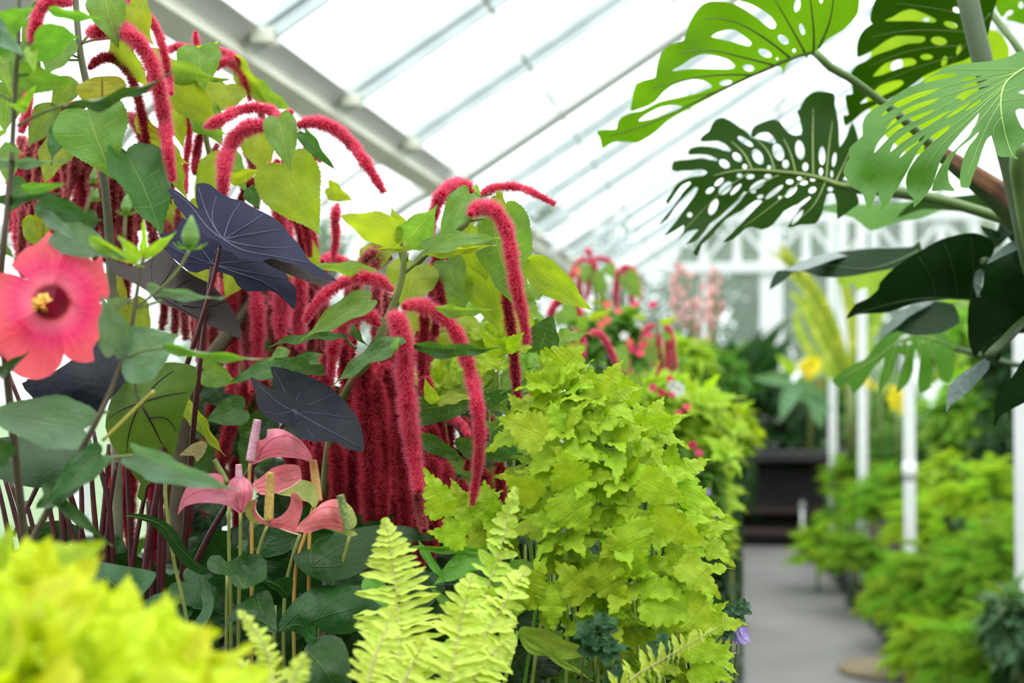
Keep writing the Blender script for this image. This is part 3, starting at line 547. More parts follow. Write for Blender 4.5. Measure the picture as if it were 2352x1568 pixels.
leaves(pc, DC-.02, [
 (1078, 446, 1004, 560, 64, 'g', 20, -.05), (1128, 498, 1166, 712, 120, 'g', 28, -.04), (1150, 490, 1205, 660, 118, 'g', 10, .03), (1212, 595, 1345, 716, 108, 'l', 15, -.02), (1025, 600, 1058, 690, 80, 'g', 10, .03), (955, 610, 925, 712, 118, 'l', 12, .03),
 (1090, 520, 1110, 640, 120, 'l', 15, .07), (1110, 600, 1145, 770, 110, 'l', 15, .08), (1040, 640, 1060, 720, 90, 'g', 10, .09), (1140, 640, 1120, 740, 100, 'l', 20, .1), (1240, 805, 1262, 728, 108, 'd', -15, -.04), (1140, 450, 1160, 500, 34, 'l', 30, .0), (1090, 428, 1102, 446, 14, 'l', 0, -.04),
 (1080, 470, 1040, 560, 60, 'l', 20, .05), (860, 560, 830, 620, 60, 'l', 30, .16), (895, 545, 870, 610, 60, 'l', 30, .16), (985, 700, 940, 780, 80, 'l', 20, .12), (1050, 760, 1010, 830, 80, 'l', 20, .14), (1100, 740, 1060, 820, 90, 'l', 20, .15), (1180, 720, 1220, 790, 80, 'l', 20, .14),
 (965, 1000, 1062, 1062, 56, 'd', 20, -.05), (1045, 1012, 1188, 1068, 62, 'd', 25, -.03), (950, 940, 1120, 925, 66, 'd', 20, .0), (1090, 930, 1180, 900, 50, 'd', 20, .1), (1060, 880, 1130, 870, 60, 'g', 20, .1), (935, 900, 985, 960, 60, 'd', 20, .12), (1130, 1010, 1190, 1050, 60, 'd', 10, .06),
 (1000, 925, 975, 880, 44, 'l', -20, -.05), (1005, 925, 1080, 900, 36, 'l', -50, -.05), (1200, 840, 1150, 900, 60, 'g', 10, .1), (1230, 880, 1290, 820, 50, 'g', 10, .12)])
# --- chenille plant D (nearest stem with big drooping tassels) ---
DD = 1.52
pd = root('chenille_plant', 'nearest red chenille plant with a pale green stem and the thickest velvety tassels', 'plant', gpx(860, 1000, DD), 'chenille plants')
tube('stem', [(928, 556, DD), (926, 620, DD), (908, 690, DD), (880, 750, DD), (845, 830, DD), (800, 890, DD+.03), (760, 1000, DD+.06), (740, 1290, DD+.08)], [.0032, .0042, .005, .006], M_STEM, pd, px=True, sides=8, label='pale green stem')
for q in ([(925, 630, DD), (960, 600, DD), (984, 574, DD)], [(905, 690, DD), (892, 680, DD)], [(885, 742, DD), (862, 722, DD), (845, 708, DD)], [(920, 555, DD), (918, 575, DD), (926, 605, DD)], [(936, 580, DD), (933, 600, DD)], [(820, 800, DD), (805, 790, DD), (796, 775, DD)]): tube('leaf_stalk', q, .0019, M_STEM, pd, px=True)
tassels(pd, DD, [
 ('r', 17, -.03, [(900, 666), (872, 645), (838, 636), (795, 645), (752, 672), (720, 705), (700, 740)]), ('r', 19, -.01, [(872, 748), (845, 722), (812, 722), (782, 752), (766, 800), (760, 862)]), ('d', 17, .02, [(755, 800), (748, 860), (742, 920)]),
 ('r', 25, -.08, [(898, 722), (914, 738), (926, 780), (930, 850), (936, 920), (944, 1000), (954, 1070), (962, 1128)]),
 ('r', 19, -.06, [(928, 704), (960, 700), (1004, 718), (1040, 752), (1064, 800), (1082, 860), (1096, 930), (1102, 1000), (1096, 1080), (1084, 1160)]),
 ('d', 27, .0, [(838, 815), (836, 880), (842, 960), (852, 1060), (850, 1140), (856, 1230)]), ('d', 21, .02, [(866, 870), (872, 960), (878, 1060), (880, 1140), (878, 1200)]),
 ('d', 22, .03, [(890, 850), (905, 900), (918, 980), (926, 1080), (930, 1180), (934, 1230)]), ('o', 15, -.01, [(952, 1100), (962, 1150), (968, 1190), (975, 1220)]), ('d', 17, .03, [(905, 845), (880, 850), (862, 880)]),
 ('d', 17, .05, [(800, 740), (790, 800), (796, 880)]), ('d', 20, .07, [(730, 1010), (736, 1100), (730, 1180), (738, 1250)]), ('d', 20, .07, [(770, 1010), (776, 1100), (772, 1220)]), ('d', 20, .06, [(806, 1000), (812, 1100), (808, 1240)]),
 ('d', 20, .1, [(905, 1100), (912, 1180), (908, 1280)]), ('d', 18, .1, [(700, 1010), (706, 1100), (700, 1200)]), ('d', 20, .1, [(960, 1180), (968, 1240), (965, 1300)]), ('d', 20, .12, [(990, 1040), (996, 1150), (990, 1280)]), ('d', 16, .1, [(800, 880), (830, 900), (870, 900), (885, 930)])])
leaves(pd, DD-.02, [
 (922, 552, 783, 482, 106, 'l', 158, -.03), (932, 552, 1006, 482, 76, 'g', 30, -.02), (984, 574, 1137, 528, 44, 'g', -48, -.03), (985, 573, 1133, 576, 24, 'l', 30, .01), (928, 556, 905, 480, 50, 'l', 20, .02), (935, 565, 970, 560, 20, 'l', 0, .0), (925, 572, 860, 572, 14, 'l', 0, .0),
 (846, 692, 688, 768, 56, 'g', 28, -.04), (796, 776, 612, 766, 34, 'd', 45, -.02), (852, 632, 712, 598, 34, 'g', 150, -.02), (952, 792, 1135, 822, 48, 'd', 30, -.09), (1000, 706, 1126, 726, 36, 'g', 40, -.05), (932, 780, 750, 862, 60, 'd', 45, -.1), (886, 802, 932, 780, 34, 'g', 140, -.1),
 (800, 740, 830, 790, 30, 'd', 30, .04), (740, 852, 680, 848, 26, 'd', 20, .0), (700, 850, 640, 820, 40, 'd', 20, .02)])

# the dense curtain of older and shade-coloured tassels hanging inside the plants
def curtain(p, D, n, x0, x1, y0, y1, l0, l1, kinds, r0=13, r1=17, q=.42):
    for i in range(n):
        x = x0+(x1-x0)*(i+random.random())/n; y = random.uniform(y0, y1); L = random.uniform(l0, l1); dd = random.uniform(0, .22); w_ = random.uniform(-8, 8)
        tassel([(x-w_*2, y-12, D+dd), (x, y, D+dd), (x+w_, y+L*.5, D+dd), (x+w_*.6, y+L, D+dd)], random.uniform(r0, r1), {'r': FZ, 'd': FZD, 'o': FZO}[random.choice(kinds)], p, q)
curtain(pa, DA+.1, 12, 130, 420, 330, 420, 160, 300, 'oood'); curtain(pa, DA+.12, 7, 20, 120, 300, 430, 160, 260, 'oor')
curtain(pb, DB+.05, 13, 440, 740, 430, 640, 180, 330, 'oodr'); curtain(pb, DB+.05, 13, 520, 760, 640, 760, 150, 280, 'ood'); curtain(pb, DB+.1, 9, 240, 720, 920, 1060, 150, 280, 'd', q=.5)
curtain(pd, DD+.12, 14, 690, 990, 760, 900, 260, 400, 'dd'); curtain(pc, DC+.16, 9, 960, 1170, 930, 1060, 130, 260, 'd', q=.5); curtain(pc, DC+.2, 8, 790, 1010, 600, 740, 120, 220, 'oo', q=.5)
# ================= taro, hibiscus, anthurium =================
M_TA = leafmat('taro_black', (.014, .015, .040), None, (.035, .024, .026), 0, rough=.7, tr=.10, trc=(1, .8, .8), var=.05, spec=.14)
M_TAN = leafmat('taro_navy', (.006, .008, .016), None, (.10, .06, .055), 0, rough=.45, tr=.05, var=.05, spec=.18)
M_TAU = leafmat('taro_underside', (.045, .030, .028), None, (.04, .03, .026), 0, rough=.6, tr=.15, trc=(1.4, .9, .7), var=.03)
M_TAG = leafmat('taro_green_underside', (.10, .17, .035), None, None, 0, rough=.5, tr=.4, var=.05)
M_TV = paint('pale_taro_vein', (.07, .07, .13), .5); M_TVD = paint('dark_taro_vein', (.02, .012, .014), .5)
M_MAR = paint('maroon_stalk', (.075, .010, .016), .35, (.045, .010, .012), 30)
DT = 1.5
ta = root('taro_plant', 'taro with near-black slate leaves on maroon stalks beside the pink hibiscus', 'plant', gpx(300, 1000, DT))
h1 = (513, 550)
traced('leaf', [(383, 436), (397, 435), (411, 441), (434, 461), (456, 479), (450, 460), (451, 424), (465, 420), (483, 424), (503, 440), (529, 455), (554, 460), (585, 478), (618, 494), (648, 515), (669, 543), (689, 563), (705, 590), (717, 604), (748, 624), (774, 645), (730, 636), (690, 612), (655, 602), (625, 593), (603, 599), (587, 600), (569, 593), (552, 595), (534, 581), (513, 573), (500, 554), (475, 543), (455, 527), (434, 510), (419, 489), (401, 469), (396, 451)], [], DT, M_TA, ta, h1, gx=-.10, gy=-1.3,
       bulge=[(513, 552, 60, -.010), (600, 560, 60, .012), (680, 610, 50, .010), (560, 500, 50, .008)], rip=.0035, veins=[[h1, (480, 500), (456, 430), .9], [h1, (488, 505), (497, 450), .8], [h1, (530, 500), (552, 465), .9], [h1, (560, 522), (604, 492), .9], [h1, (590, 535), (655, 526), .9], [h1, (600, 568), (690, 566), .9], [h1, (480, 525), (435, 470), (400, 442), 1], [h1, (560, 575), (640, 590), (715, 606), 1.]], vmat=M_TV, vr=.0008, label='broad slate-black upper leaf')
traced('leaf_fold', [(603, 599), (625, 592), (655, 602), (717, 604), (748, 624), (775, 645), (763, 658), (750, 661), (715, 650), (656, 627), (625, 612)], [], DT+.004, M_TAU, ta, gy=-.5, bulge=[(690, 630, 60, .01)], label='brownish folded leaf margin')
h2 = (487, 606)
traced('leaf', [(365, 538), (378, 552), (383, 576), (393, 589), (416, 608), (434, 622), (452, 626), (475, 618), (493, 623), (513, 627), (534, 635), (546, 655), (564, 668), (592, 669), (620, 667), (638, 675), (656, 691), (676, 711), (681, 681), (678, 658), (664, 645), (656, 626), (610, 590), (560, 565), (500, 530), (450, 520), (420, 500), (400, 530)], [], DT+.05, M_TA, ta, h2, gx=-.1, gy=-1.2, bulge=[(487, 606, 50, -.008), (600, 640, 50, .012), (420, 580, 40, .01)], rip=.003,
       veins=[[h2, (460, 570), (420, 540), .9], [h2, (440, 590), (385, 562), .9], [h2, (500, 570), (530, 560), .8], [h2, (560, 600), (620, 600), .8], [h2, (560, 622), (660, 640), .8], [h2, (540, 625), (610, 650), (672, 700), 1], [h2, (455, 605), (420, 600), .7]], vmat=M_TV, vr=.0008, label='slate-blue leaf just beneath the broad one')
traced('leaf', [(241, 592), (262, 628), (310, 651), (344, 672), (361, 693), (413, 713), (465, 741), (516, 762), (556, 781), (549, 741), (532, 707), (510, 679), (482, 651), (441, 631), (406, 603), (379, 572), (361, 579), (337, 600), (300, 612)], [], DT+.09, M_TAU, ta, gx=-.2, gy=-.9, bulge=[(400, 650, 90, .03)], veins=[[(352, 668), (345, 620), (352, 590), .9], [(352, 668), (380, 640), (400, 600)], [(380, 680), (410, 655), (440, 640)], [(400, 690), (450, 680), (500, 670)], [(352, 668), (430, 715), (550, 778), 1.3], [(420, 700), (470, 705), (520, 690)]], vmat=M_TVD, vr=.0009, label='brown-grey underside of a drooping leaf')
h4 = (674, 943)
traced('leaf', [(575, 866), (590, 873), (616, 889), (630, 897), (628, 870), (621, 843), (640, 843), (680, 852), (720, 868), (760, 890), (790, 918), (815, 950), (831, 985), (836, 1036), (816, 1034), (798, 1031), (777, 1018), (760, 1013), (724, 1015), (696, 1008), (679, 997), (668, 981), (651, 974), (630, 969), (605, 952), (591, 931), (586, 903)], [], DT-.03, M_TAN, ta, h4, gx=-.15, gy=-.8, bulge=[(674, 943, 60, -.02), (760, 980, 60, .012)], rip=.003,
       veins=[[h4, (650, 890), (632, 855), .8], [h4, (690, 900), (720, 872), .8], [h4, (720, 925), (770, 905), .8], [h4, (735, 950), (810, 960), .8], [h4, (740, 980), (830, 1028), 1], [h4, (700, 975), (720, 1005), .8], [h4, (640, 925), (590, 880), .9], [h4, (630, 950), (605, 945), .7]], vmat=M_TV, vr=.0007, label='navy-black leaf above the pink spathes')
traced('leaf', [(50, 880), (130, 850), (200, 800), (240, 758), (275, 800), (290, 850), (285, 880), (240, 930), (197, 975), (150, 955), (90, 925)], [], DT+.0, M_TAN, ta, gx=.2, gy=-.3, bulge=[(180, 880, 80, .02)], label='black leaf behind the hibiscus flower')
traced('leaf', [(285, 865), (330, 838), (400, 832), (448, 842), (452, 880), (430, 925), (412, 985), (398, 1050), (372, 1030), (345, 1045), (322, 1085), (296, 1060), (262, 1030), (242, 980), (250, 930), (268, 895)], [], DT+.03, M_TAG, ta, gx=-.3, gy=.4, bulge=[(340, 950, 90, .03)], rip=.004, veins=[[(322, 925), (310, 880), (330, 845)], [(322, 925), (360, 880), (400, 850)], [(322, 925), (370, 910), (430, 900)], [(322, 925), (350, 975), (372, 1020), 1.4], [(322, 925), (280, 940), (250, 960)], [(340, 960), (380, 960), (405, 990)], [(322, 925), (300, 980), (290, 1040)]], vmat=M_TVD, vr=.0010, label='green taro leaf seen from below with dark veins')
traced('leaf', [(290, 1050), (330, 1040), (355, 1060), (352, 1100), (335, 1120), (330, 1150), (315, 1140), (322, 1110), (305, 1090)], [], DT+.03, M_TAG, ta, gy=.3)
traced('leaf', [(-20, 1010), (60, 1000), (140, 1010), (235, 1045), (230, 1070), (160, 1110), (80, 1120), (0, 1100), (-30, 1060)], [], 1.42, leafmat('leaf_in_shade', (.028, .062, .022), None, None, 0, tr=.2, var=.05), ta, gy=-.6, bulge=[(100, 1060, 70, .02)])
for q in ([(508, 556), (490, 640), (455, 760), (415, 880), (385, 990), (362, 1120), (330, 1330)], [(486, 612), (470, 740), (452, 900), (438, 1060), (420, 1320)], [(674, 943), (640, 990), (560, 1100), (470, 1250), (420, 1380)], [(20, 860), (60, 960), (100, 1060), (150, 1180), (190, 1330)], [(65, 870), (100, 970), (150, 1100), (210, 1330)],
          [(-5, 1110), (12, 1190), (30, 1290)], [(8, 1090), (34, 1180), (60, 1300)], [(22, 1100), (52, 1190), (84, 1300)], [(60, 1150), (78, 1220), (100, 1310)], [(100, 1080), (118, 1190), (140, 1320)], [(128, 1060), (142, 1180), (150, 1330)], [(146, 1170), (172, 1250), (200, 1330)], [(205, 1010), (212, 1120), (228, 1330)], [(250, 1020), (238, 1180), (222, 1330)], [(268, 1060), (250, 1180), (240, 1330)], [(290, 1030), (296, 1180), (302, 1330)], [(345, 1080), (320, 1200), (300, 1330)], [(372, 1010), (368, 1180), (366, 1360)], [(340, 1150), (345, 1260), (350, 1380)], [(215, 990), (232, 1080), (250, 1160)], [(180, 1040), (188, 1160), (180, 1320)], [(30, 1230), (70, 1150), (120, 1060)], [(395, 1060), (380, 1200), (372, 1360)]):
    tube('leaf_stalk', [(x, y, DT+(.0 if i < 3 else .02)+(.012 if len(q) > 6 else .05)) for i, (x, y) in enumerate(q+[(q[-1][0]+(q[-1][0]-q[-2][0])*.5, 1720)])], [.0022, .0035, .0045], M_MAR, ta, px=True, sides=8)
# --- hibiscus ---
def petalmat():
    m, n, l = newmat('hibiscus_petal'); uv = n.new('ShaderNodeUVMap'); s = n.new('ShaderNodeVectorMath'); s.operation = 'SUBTRACT'; l.new(uv.outputs[0], s.inputs[0]); s.inputs[1].default_value = (.5, .5, 0)
    d = n.new('ShaderNodeVectorMath'); d.operation = 'LENGTH'; l.new(s.outputs[0], d.inputs[0]); cr = n.new('ShaderNodeValToRGB'); l.new(d.outputs['Value'], cr.inputs[0]); e = cr.color_ramp.elements
    e[0].position = 0; e[0].color = (.13, 0, .015, 1); e[1].position = 1; e[1].color = (.95, .20, .20, 1)
    for p_, c_ in ((.12, (.24, .0, .02, 1)), (.17, (.75, .12, .16, 1)), (.21, (.92, .16, .28, 1)), (.34, (.96, .05, .20, 1)), (.5, (.98, .12, .17, 1))): q = e.new(p_); q.color = c_
    sx = n.new('ShaderNodeSeparateXYZ'); l.new(s.outputs[0], sx.inputs[0]); an = math_(n, l, 'ARCTAN2', sx.outputs[1], sx.outputs[0]); st = math_(n, l, 'SINE', math_(n, l, 'MULTIPLY', an, 31.))
    c = mixc(n, l, math_(n, l, 'MULTIPLY', ramp(n, l, st, .6, 1), .07), cr.outputs[0], (1, .45, .45)); c2 = mixc(n, l, ramp(n, l, d.outputs['Value'], .19, .13), c, (.20, 0, .02))
    p = n.new('ShaderNodeBsdfPrincipled'); l.new(c2, p.inputs[0]); p.inputs['Roughness'].default_value = .6; t = n.new('ShaderNodeBsdfTranslucent'); l.new(c2, t.inputs[0]); x = n.new('ShaderNodeMixShader'); x.inputs[0].default_value = .5
    b = n.new('ShaderNodeBump'); b.inputs[0].default_value = .4; b.inputs[1].default_value = .004; l.new(noise(n, l, 14, 3, 'UV'), b.inputs['Height']); l.new(b.outputs[0], p.inputs['Normal'])
    l.new(p.outputs[0], x.inputs[1]); l.new(t.outputs[0], x.inputs[2]); o = n.new('ShaderNodeOutputMaterial'); l.new(x.outputs[0], o.inputs[0]); return m
M_HI = leafmat('hibiscus_leaf', (.12, .26, .045), (.22, .36, .10), (.20, .30, .17), 5, .05, .3, .45, .45, (1.8, 1.8, .5), .12)
M_HIG = leafmat('hibiscus_leaf_grey', (.16, .27, .17), (.22, .33, .22), (.20, .30, .20), 6, .06, .3, .5, .35, (1.4, 1.5, .7), .08)
M_HID = leafmat('hibiscus_leaf_dark', (.045, .11, .03), (.09, .18, .06), (.10, .18, .09), 5, .05, .3, .4, .25, (1.6, 1.8, .6), .1)
M_HIL = leafmat('hibiscus_shoot', (.30, .48, .06), None, None, 0, tr=.5, trc=(1.5, 1.5, .4), var=.08)
M_PET = petalmat(); DH = 1.20
hb = root('hibiscus_plant', 'blurred hibiscus shrub with one large coral-pink flower, brown twigs and green buds', 'plant', gpx(100, 1000, DH))
fl_ = PN([(117, 693, DH)])[0]
fr = root('hb', None, None, Vector(fl_)); fr.name = 'flower'; WM[fr] = Matrix.Translation(Vector(fl_)); fr.parent = hb; fr.matrix_basis = WM[hb].inverted() @ WM[fr]
hu = (118, 694)
for k, (o_, off) in enumerate((([(118, 700), (90, 668), (60, 640), (40, 620), (25, 610), (42, 585), (62, 568), (82, 560), (100, 545), (112, 532), (125, 546), (139, 568), (144, 590), (140, 625), (130, 665)], .0),
        ([(112, 690), (125, 650), (138, 600), (147, 583), (170, 578), (198, 588), (216, 600), (232, 588), (240, 618), (249, 652), (251, 675), (236, 692), (210, 700), (180, 700), (150, 700)], -.004),
        ([(112, 694), (150, 684), (190, 684), (225, 692), (246, 715), (240, 745), (230, 775), (213, 800), (216, 828), (195, 833), (165, 827), (146, 812), (136, 780), (124, 740)], .004),
        ([(120, 690), (138, 728), (144, 770), (147, 812), (138, 840), (115, 862), (85, 872), (50, 866), (25, 850), (3, 825), (-14, 790), (-5, 762), (40, 738), (85, 712)], -.008),
        ([(120, 700), (90, 660), (50, 636), (10, 626), (-40, 634), (-70, 690), (-50, 752), (-12, 792), (30, 775), (75, 735)], -.012))):
    c = np.mean(o_, axis=0); M_ = traced('petal', o_, [], DH+off, M_PET, fr, hu, gx=.9*(c[0]-117)/80+[.5,-.5,.4,-.4,.5][k], gy=.9*(c[1]-693)/80+[0,.5,-.5,.3,-.4][k], bulge=[(118, 694, 60, -.016), (c[0], c[1], 45, .006)], rip=.006, step=14, smooth=4)
    # common uv scale about the centre
    me = M_.data; uvl = me.uv_layers[0].data; sc_ = (np.array(o_).max(0)-np.array(o_).min(0)).max()/125./2*1.0
    a_ = np.empty(len(uvl)*2, np.float32); uvl.foreach_get('uv', a_); a_ = (a_-.5)*sc_*1.0+.5; uvl.foreach_set('uv', a_)
tube('stamen_column', [(120, 690, DH+.005), (112, 694, DH-.02), (98, 700, DH-.045)], [.0022, .002], paint('stamen_stem', (.75, .25, .12), .5), fr, px=True)
YEL = paint('pollen', (.95, .42, .04), .7, (.95, .62, .16), 90); gs = []
for k in range(170):
    q = Vector(PN([(104-random.random()*14, 697+random.uniform(-8, 8), DH-.03-random.random()*.02)])[0]); dr = Vector((random.gauss(0, 1), random.gauss(0, 1), random.gauss(0, 1))).normalized()*.0065; gs.append(tube_g([q, q+dr*.7, q+dr], [.0004, .0011, .0006], 5, 4))
V, Q, T, U = join_g(gs); put('anthers', mesh('anthers', V, [Q, T], YEL, U), fr, kind='stuff')
tube('stem', [(44, -40, DH), (42, 120, DH), (38, 150, DH), (30, 300, DH), (24, 420, DH), (8, 560, DH), (0, 680, DH+.02), (20, 900, DH+.05), (60, 1270, DH+.1)], [.0016, .0022, .0028, .0035, .004], M_TWIG, hb, px=True, sides=8)
tube('stem', [(330, 590, DH), (318, 650, DH), (300, 760, DH), (266, 870, DH), (225, 960, DH), (150, 1100, DH+.01), (95, 1200, DH+.02), (40, 1320, DH+.04)], [.0016, .002, .0026, .0032, .0038], M_TWIG, hb, px=True, sides=8)
for q in ([(436, 572), (400, 632), (312, 706)], [(372, 690), (340, 700), (312, 706)], [(378, 798), (330, 806), (278, 828)], [(40, 290), (90, 262), (150, 240)], [(24, 230), (10, 222), (-10, 212)], [(38, 140), (60, 120), (82, 96)], [(36, 165), (45, 172), (66, 170)], [(310, 1045), (240, 1052), (172, 1060)], [(40, 60), (60, 30), (85, 0)], [(276, 770), (255, 745), (240, 725)], [(225, 960), (232, 950), (250, 946)], [(190, 500), (206, 460), (212, 430)], [(322, 620), (300, 590), (270, 545)], [(285, 545), (288, 500), (290, 480)]):
    tube('twig', [(x, y, DH) for x, y in q], .0013, M_STEM, hb, px=True)
tube('cut_twig', [(352, 898, DH-.01), (300, 950, DH), (235, 1012, DH)], [.0017, .0014], paint('yellow_twig', (.42, .38, .05), .5), hb, px=True)
def bud(x, y, h, wd, ang, d):
    b = P(x, y, d); u = (CR @ Vector((math.sin(R(ang)), math.cos(R(ang)), 0))); r = wd/2/F*d; L = h/F*d
    fb = root('b', None, None, b); fb.name = 'bud'; WM[fb] = Matrix.Translation(b); fb.parent = hb; fb.matrix_basis = WM[hb].inverted() @ WM[fb]
    tube('bud_body', [b+u*L*t for t in (0, .12, .35, .6, .85, 1)], [r*q for q in (.35, .8, 1, .8, .4, .08)], leafmat('bud_green', (.22, .36, .10), None, None, 0, tr=.3, var=.05), fb, 10, n=6)
    for k in range(6):
        a = k*1.05; dv = (CR @ Vector((math.cos(a), .12, math.sin(a)))); tube('bract', [b, b+dv*r*1.2, b+dv*r*1.9+u*r*.5], [r*.10, r*.12, r*.03], M_HIL, fb, 5)
bud(436, 572, 78, 42, 3, DH-.03); bud(290, 492, 46, 26, 2, DH); bud(214, 420, 36, 17, 5, DH+.05); bud(217, 462, 32, 18, 10, DH+.05)
HT = dict(n=34, cols=3, teeth=14, amp=.02, fold=.14, droop=.18, ripple=.03)
for b in [(82, 96, 190, 92, 84, 'g', 30), (112, 20, 235, 52, 34, 'g', 40), (50, 172, 162, 196, 66, 'g', 20), (150, 240, 372, 222, 34, 'd', 50), (70, 110, 75, 145, 46, 'l', 0), (10, 55, 60, 30, 60, 'g', 10), (-20, 60, 32, 112, 60, 'G', 10), (2, 145, 18, 190, 34, 'l', 0), (40, 250, 75, 215, 36, 'l', 20), (60, 255, 30, 240, 26, 'l', 20), (-10, 310, 15, 300, 24, 'l', 0),
          (50, 432, 138, 430, 36, 'g', 20), (-30, 455, 108, 462, 30, 'd', 30), (92, 462, 214, 508, 62, 'd', 20), (-20, 366, 128, 386, 30, 'G', 40), (100, 490, 160, 540, 46, 'G', 10), (142, 530, 245, 582, 88, 'G', 10), (205, 545, 320, 615, 40, 'l', 20), (318, 600, 280, 545, 40, 'l', 20), (325, 590, 402, 540, 36, 'l', 20), (325, 585, 335, 520, 24, 'l', 20), (320, 590, 290, 560, 20, 'l', 0),
          (338, 655, 486, 700, 34, 'G', 40), (282, 828, 420, 770, 128, 'G', 12), (268, 800, 245, 690, 76, 'G', 20), (376, 792, 618, 848, 26, 'g', 50), (250, 700, 300, 690, 40, 'G', 10), (192, 985, -60, 935, 120, 'G', 18), (312, 1045, 518, 1132, 66, 'G', 22), (20, 1050, -40, 1010, 60, 'd', 0), (100, 1110, 245, 1255, 44, 'd', 20), (232, 1045, 100, 1150, 70, 'd', 20), (170, 1110, 60, 1170, 60, 'd', 20),
          (-10, 120, 5, 60, 60, 'g', 10), (-10, 860, 40, 830, 40, 'd', 10), (0, 560, 30, 590, 30, 'g', 10), (10, 330, 40, 350, 24, 'g', 10)]:
    m = {'g': M_HI, 'G': M_HIG, 'd': M_HID, 'l': M_HIL}[b[5]]; lpx(lmesh('ovate' if b[4] < 60 else 'heart', m, random.randrange(5), **HT), (b[0], b[1], DH+random.uniform(-.02, .03)), (b[2], b[3], DH+random.uniform(-.05, .02)), b[4], b[6], hb)
# --- anthurium ---
M_SP = leafmat('spathe_pink', (.95, .27, .32), None, (.85, .30, .32), 0, rough=.3, tr=.45, trc=(1.1, .9, .9), var=.03, spec=.5); M_SPG = leafmat('spathe_green', (.45, .50, .14), None, (.55, .45, .2), 0, rough=.3, tr=.35, trc=(1.2, 1.1, .6), var=.04)
M_SP2 = leafmat('spathe_rose', (.93, .30, .44), None, (.85, .32, .40), 0, rough=.3, tr=.45, trc=(1.1, .9, .9), var=.03, spec=.5); M_SPV = paint('spathe_vein', (.72, .14, .17), .4); M_RIM = paint('spathe_rim', (.78, .62, .36), .4)
M_AN = leafmat('anthurium_leaf', (.022, .075, .016), None, (.07, .17, .05), 0, rough=.3, tr=.15, trc=(1.5, 1.8, .6), var=.10, spec=.22); M_ANV = paint('anthurium_vein', (.07, .17, .03), .3)
DA2 = 1.47
an = root('anthurium_plant', 'anthurium with five salmon-pink spathes above dark glossy heart-shaped leaves', 'plant', gpx(560, 1250, DA2))
def spathe(out, d, mat, rim, vs, bul, gx=0., gy=0., extra=(), pts=None, sp=None, hub=None):
    c = PN([(np.mean([q[0] for q in out]), np.mean([q[1] for q in out]), d)])[0]
    f = root('f', None, None, Vector(c)); f.name = 'flower'; WM[f] = Matrix.Translation(Vector(c)); f.parent = an; f.matrix_basis = WM[an].inverted() @ WM[f]
    traced('spathe', out, [], d, mat, f, hub, gx=gx, gy=gy, bulge=bul, veins=vs, vmat=M_SPV, vr=.0005, step=12, smooth=5)
    for (eo, em, ed) in extra: traced('spathe_lobe', eo, [], d+ed, em, f, gx=gx, gy=gy, bulge=bul, step=12, smooth=5)
    if rim: tube('spathe_rim', [(x, y, d-.004) for x, y in rim], .0008, M_RIM, f, px=True, sides=5)
    return f
def spadix(f, a, b, r, col, col2, d):
    A, B = Vector(P(*a, d)), Vector(P(*b, d)); r = r/F*d; m = paint('spadix_'+str(abs(hash(col)) % 999), col, .6, col2, 300); L = (B-A).length; gs = [tube_g([A, A.lerp(B, .5), B], [r*.55, r*.85, r*.95, r*.9], 12, 14)]
    y = (A-B).normalized(); x = y.orthogonal().normalized(); z = x.cross(y); nr, na = int(L/(r*.34)), 15
    for i in range(nr):
        for j in range(na):
            t = (i+.5)/nr; rr = r*(.93-.35*max(0, t-.55)); ang = (j+.5*(i % 2))/na*2*math.pi; n_ = x*math.cos(ang)+z*math.sin(ang); c = B+y*L*t+n_*rr*.93; s = r*.17
            e1 = y*s; e2 = n_.cross(y)*s; V = np.array([c+e1, c+e2, c-e1, c-e2, c+n_*s*1.1]); gs.append((V, np.zeros((0, 4), int), np.array([[0, 1, 4], [1, 2, 4], [2, 3, 4], [3, 0, 4]]), np.zeros((5, 2))))
    V, Q, T, U = join_g(gs); put('spadix', mesh('spadix', V, [Q, T], m, U), f)
f1 = spathe([(571, 1060), (580, 1042), (584, 1015), (603, 1009), (612, 1003), (617, 986), (634, 984), (652, 987), (685, 1005), (705, 1027), (717, 1048), (716, 1062), (690, 1053), (655, 1050), (620, 1051), (598, 1060), (578, 1067)], DA2, M_SP2, [(616, 986), (614, 1003), (606, 1022), (590, 1048), (574, 1062)], [[(578, 1060), (630, 1030), (705, 1050)], [(590, 1052), (620, 1010), (660, 1000), (700, 1030)], [(590, 1055), (640, 1040), (690, 1050)]], [(640, 1015, 40, .022), (590, 1030, 18, -.012)], .5, .3)
spadix(f1, (592, 963), (575, 1058), 11, (.60, .30, .42), (.70, .42, .52), DA2-.01)
f2 = spathe([(408, 1182), (415, 1150), (425, 1125), (440, 1108), (462, 1092), (480, 1087), (500, 1087), (513, 1097), (514, 1112), (520, 1122), (527, 1105), (540, 1095), (560, 1094), (577, 1110), (582, 1130), (577, 1155), (565, 1172), (551, 1179), (540, 1172), (520, 1160), (490, 1155), (455, 1155), (425, 1163)], DA2-.04, M_SP2, None, [[(552, 1176), (540, 1130), (545, 1100)], [(553, 1176), (562, 1135), (560, 1100)], [(553, 1176), (574, 1145), (572, 1110)], [(548, 1172), (500, 1125), (430, 1140), (410, 1178)]], [(552, 1135, 28, .02), (480, 1120, 40, -.012), (520, 1125, 14, -.02)], -.3, .4)
spadix(f2, (548, 1066), (549, 1105), 8.5, (.66, .35, .45), (.75, .45, .5), DA2-.01); spadix(f2, (492, 1055), (522, 1108), 7, (.12, .20, .05), (.2, .28, .08), DA2-.02)
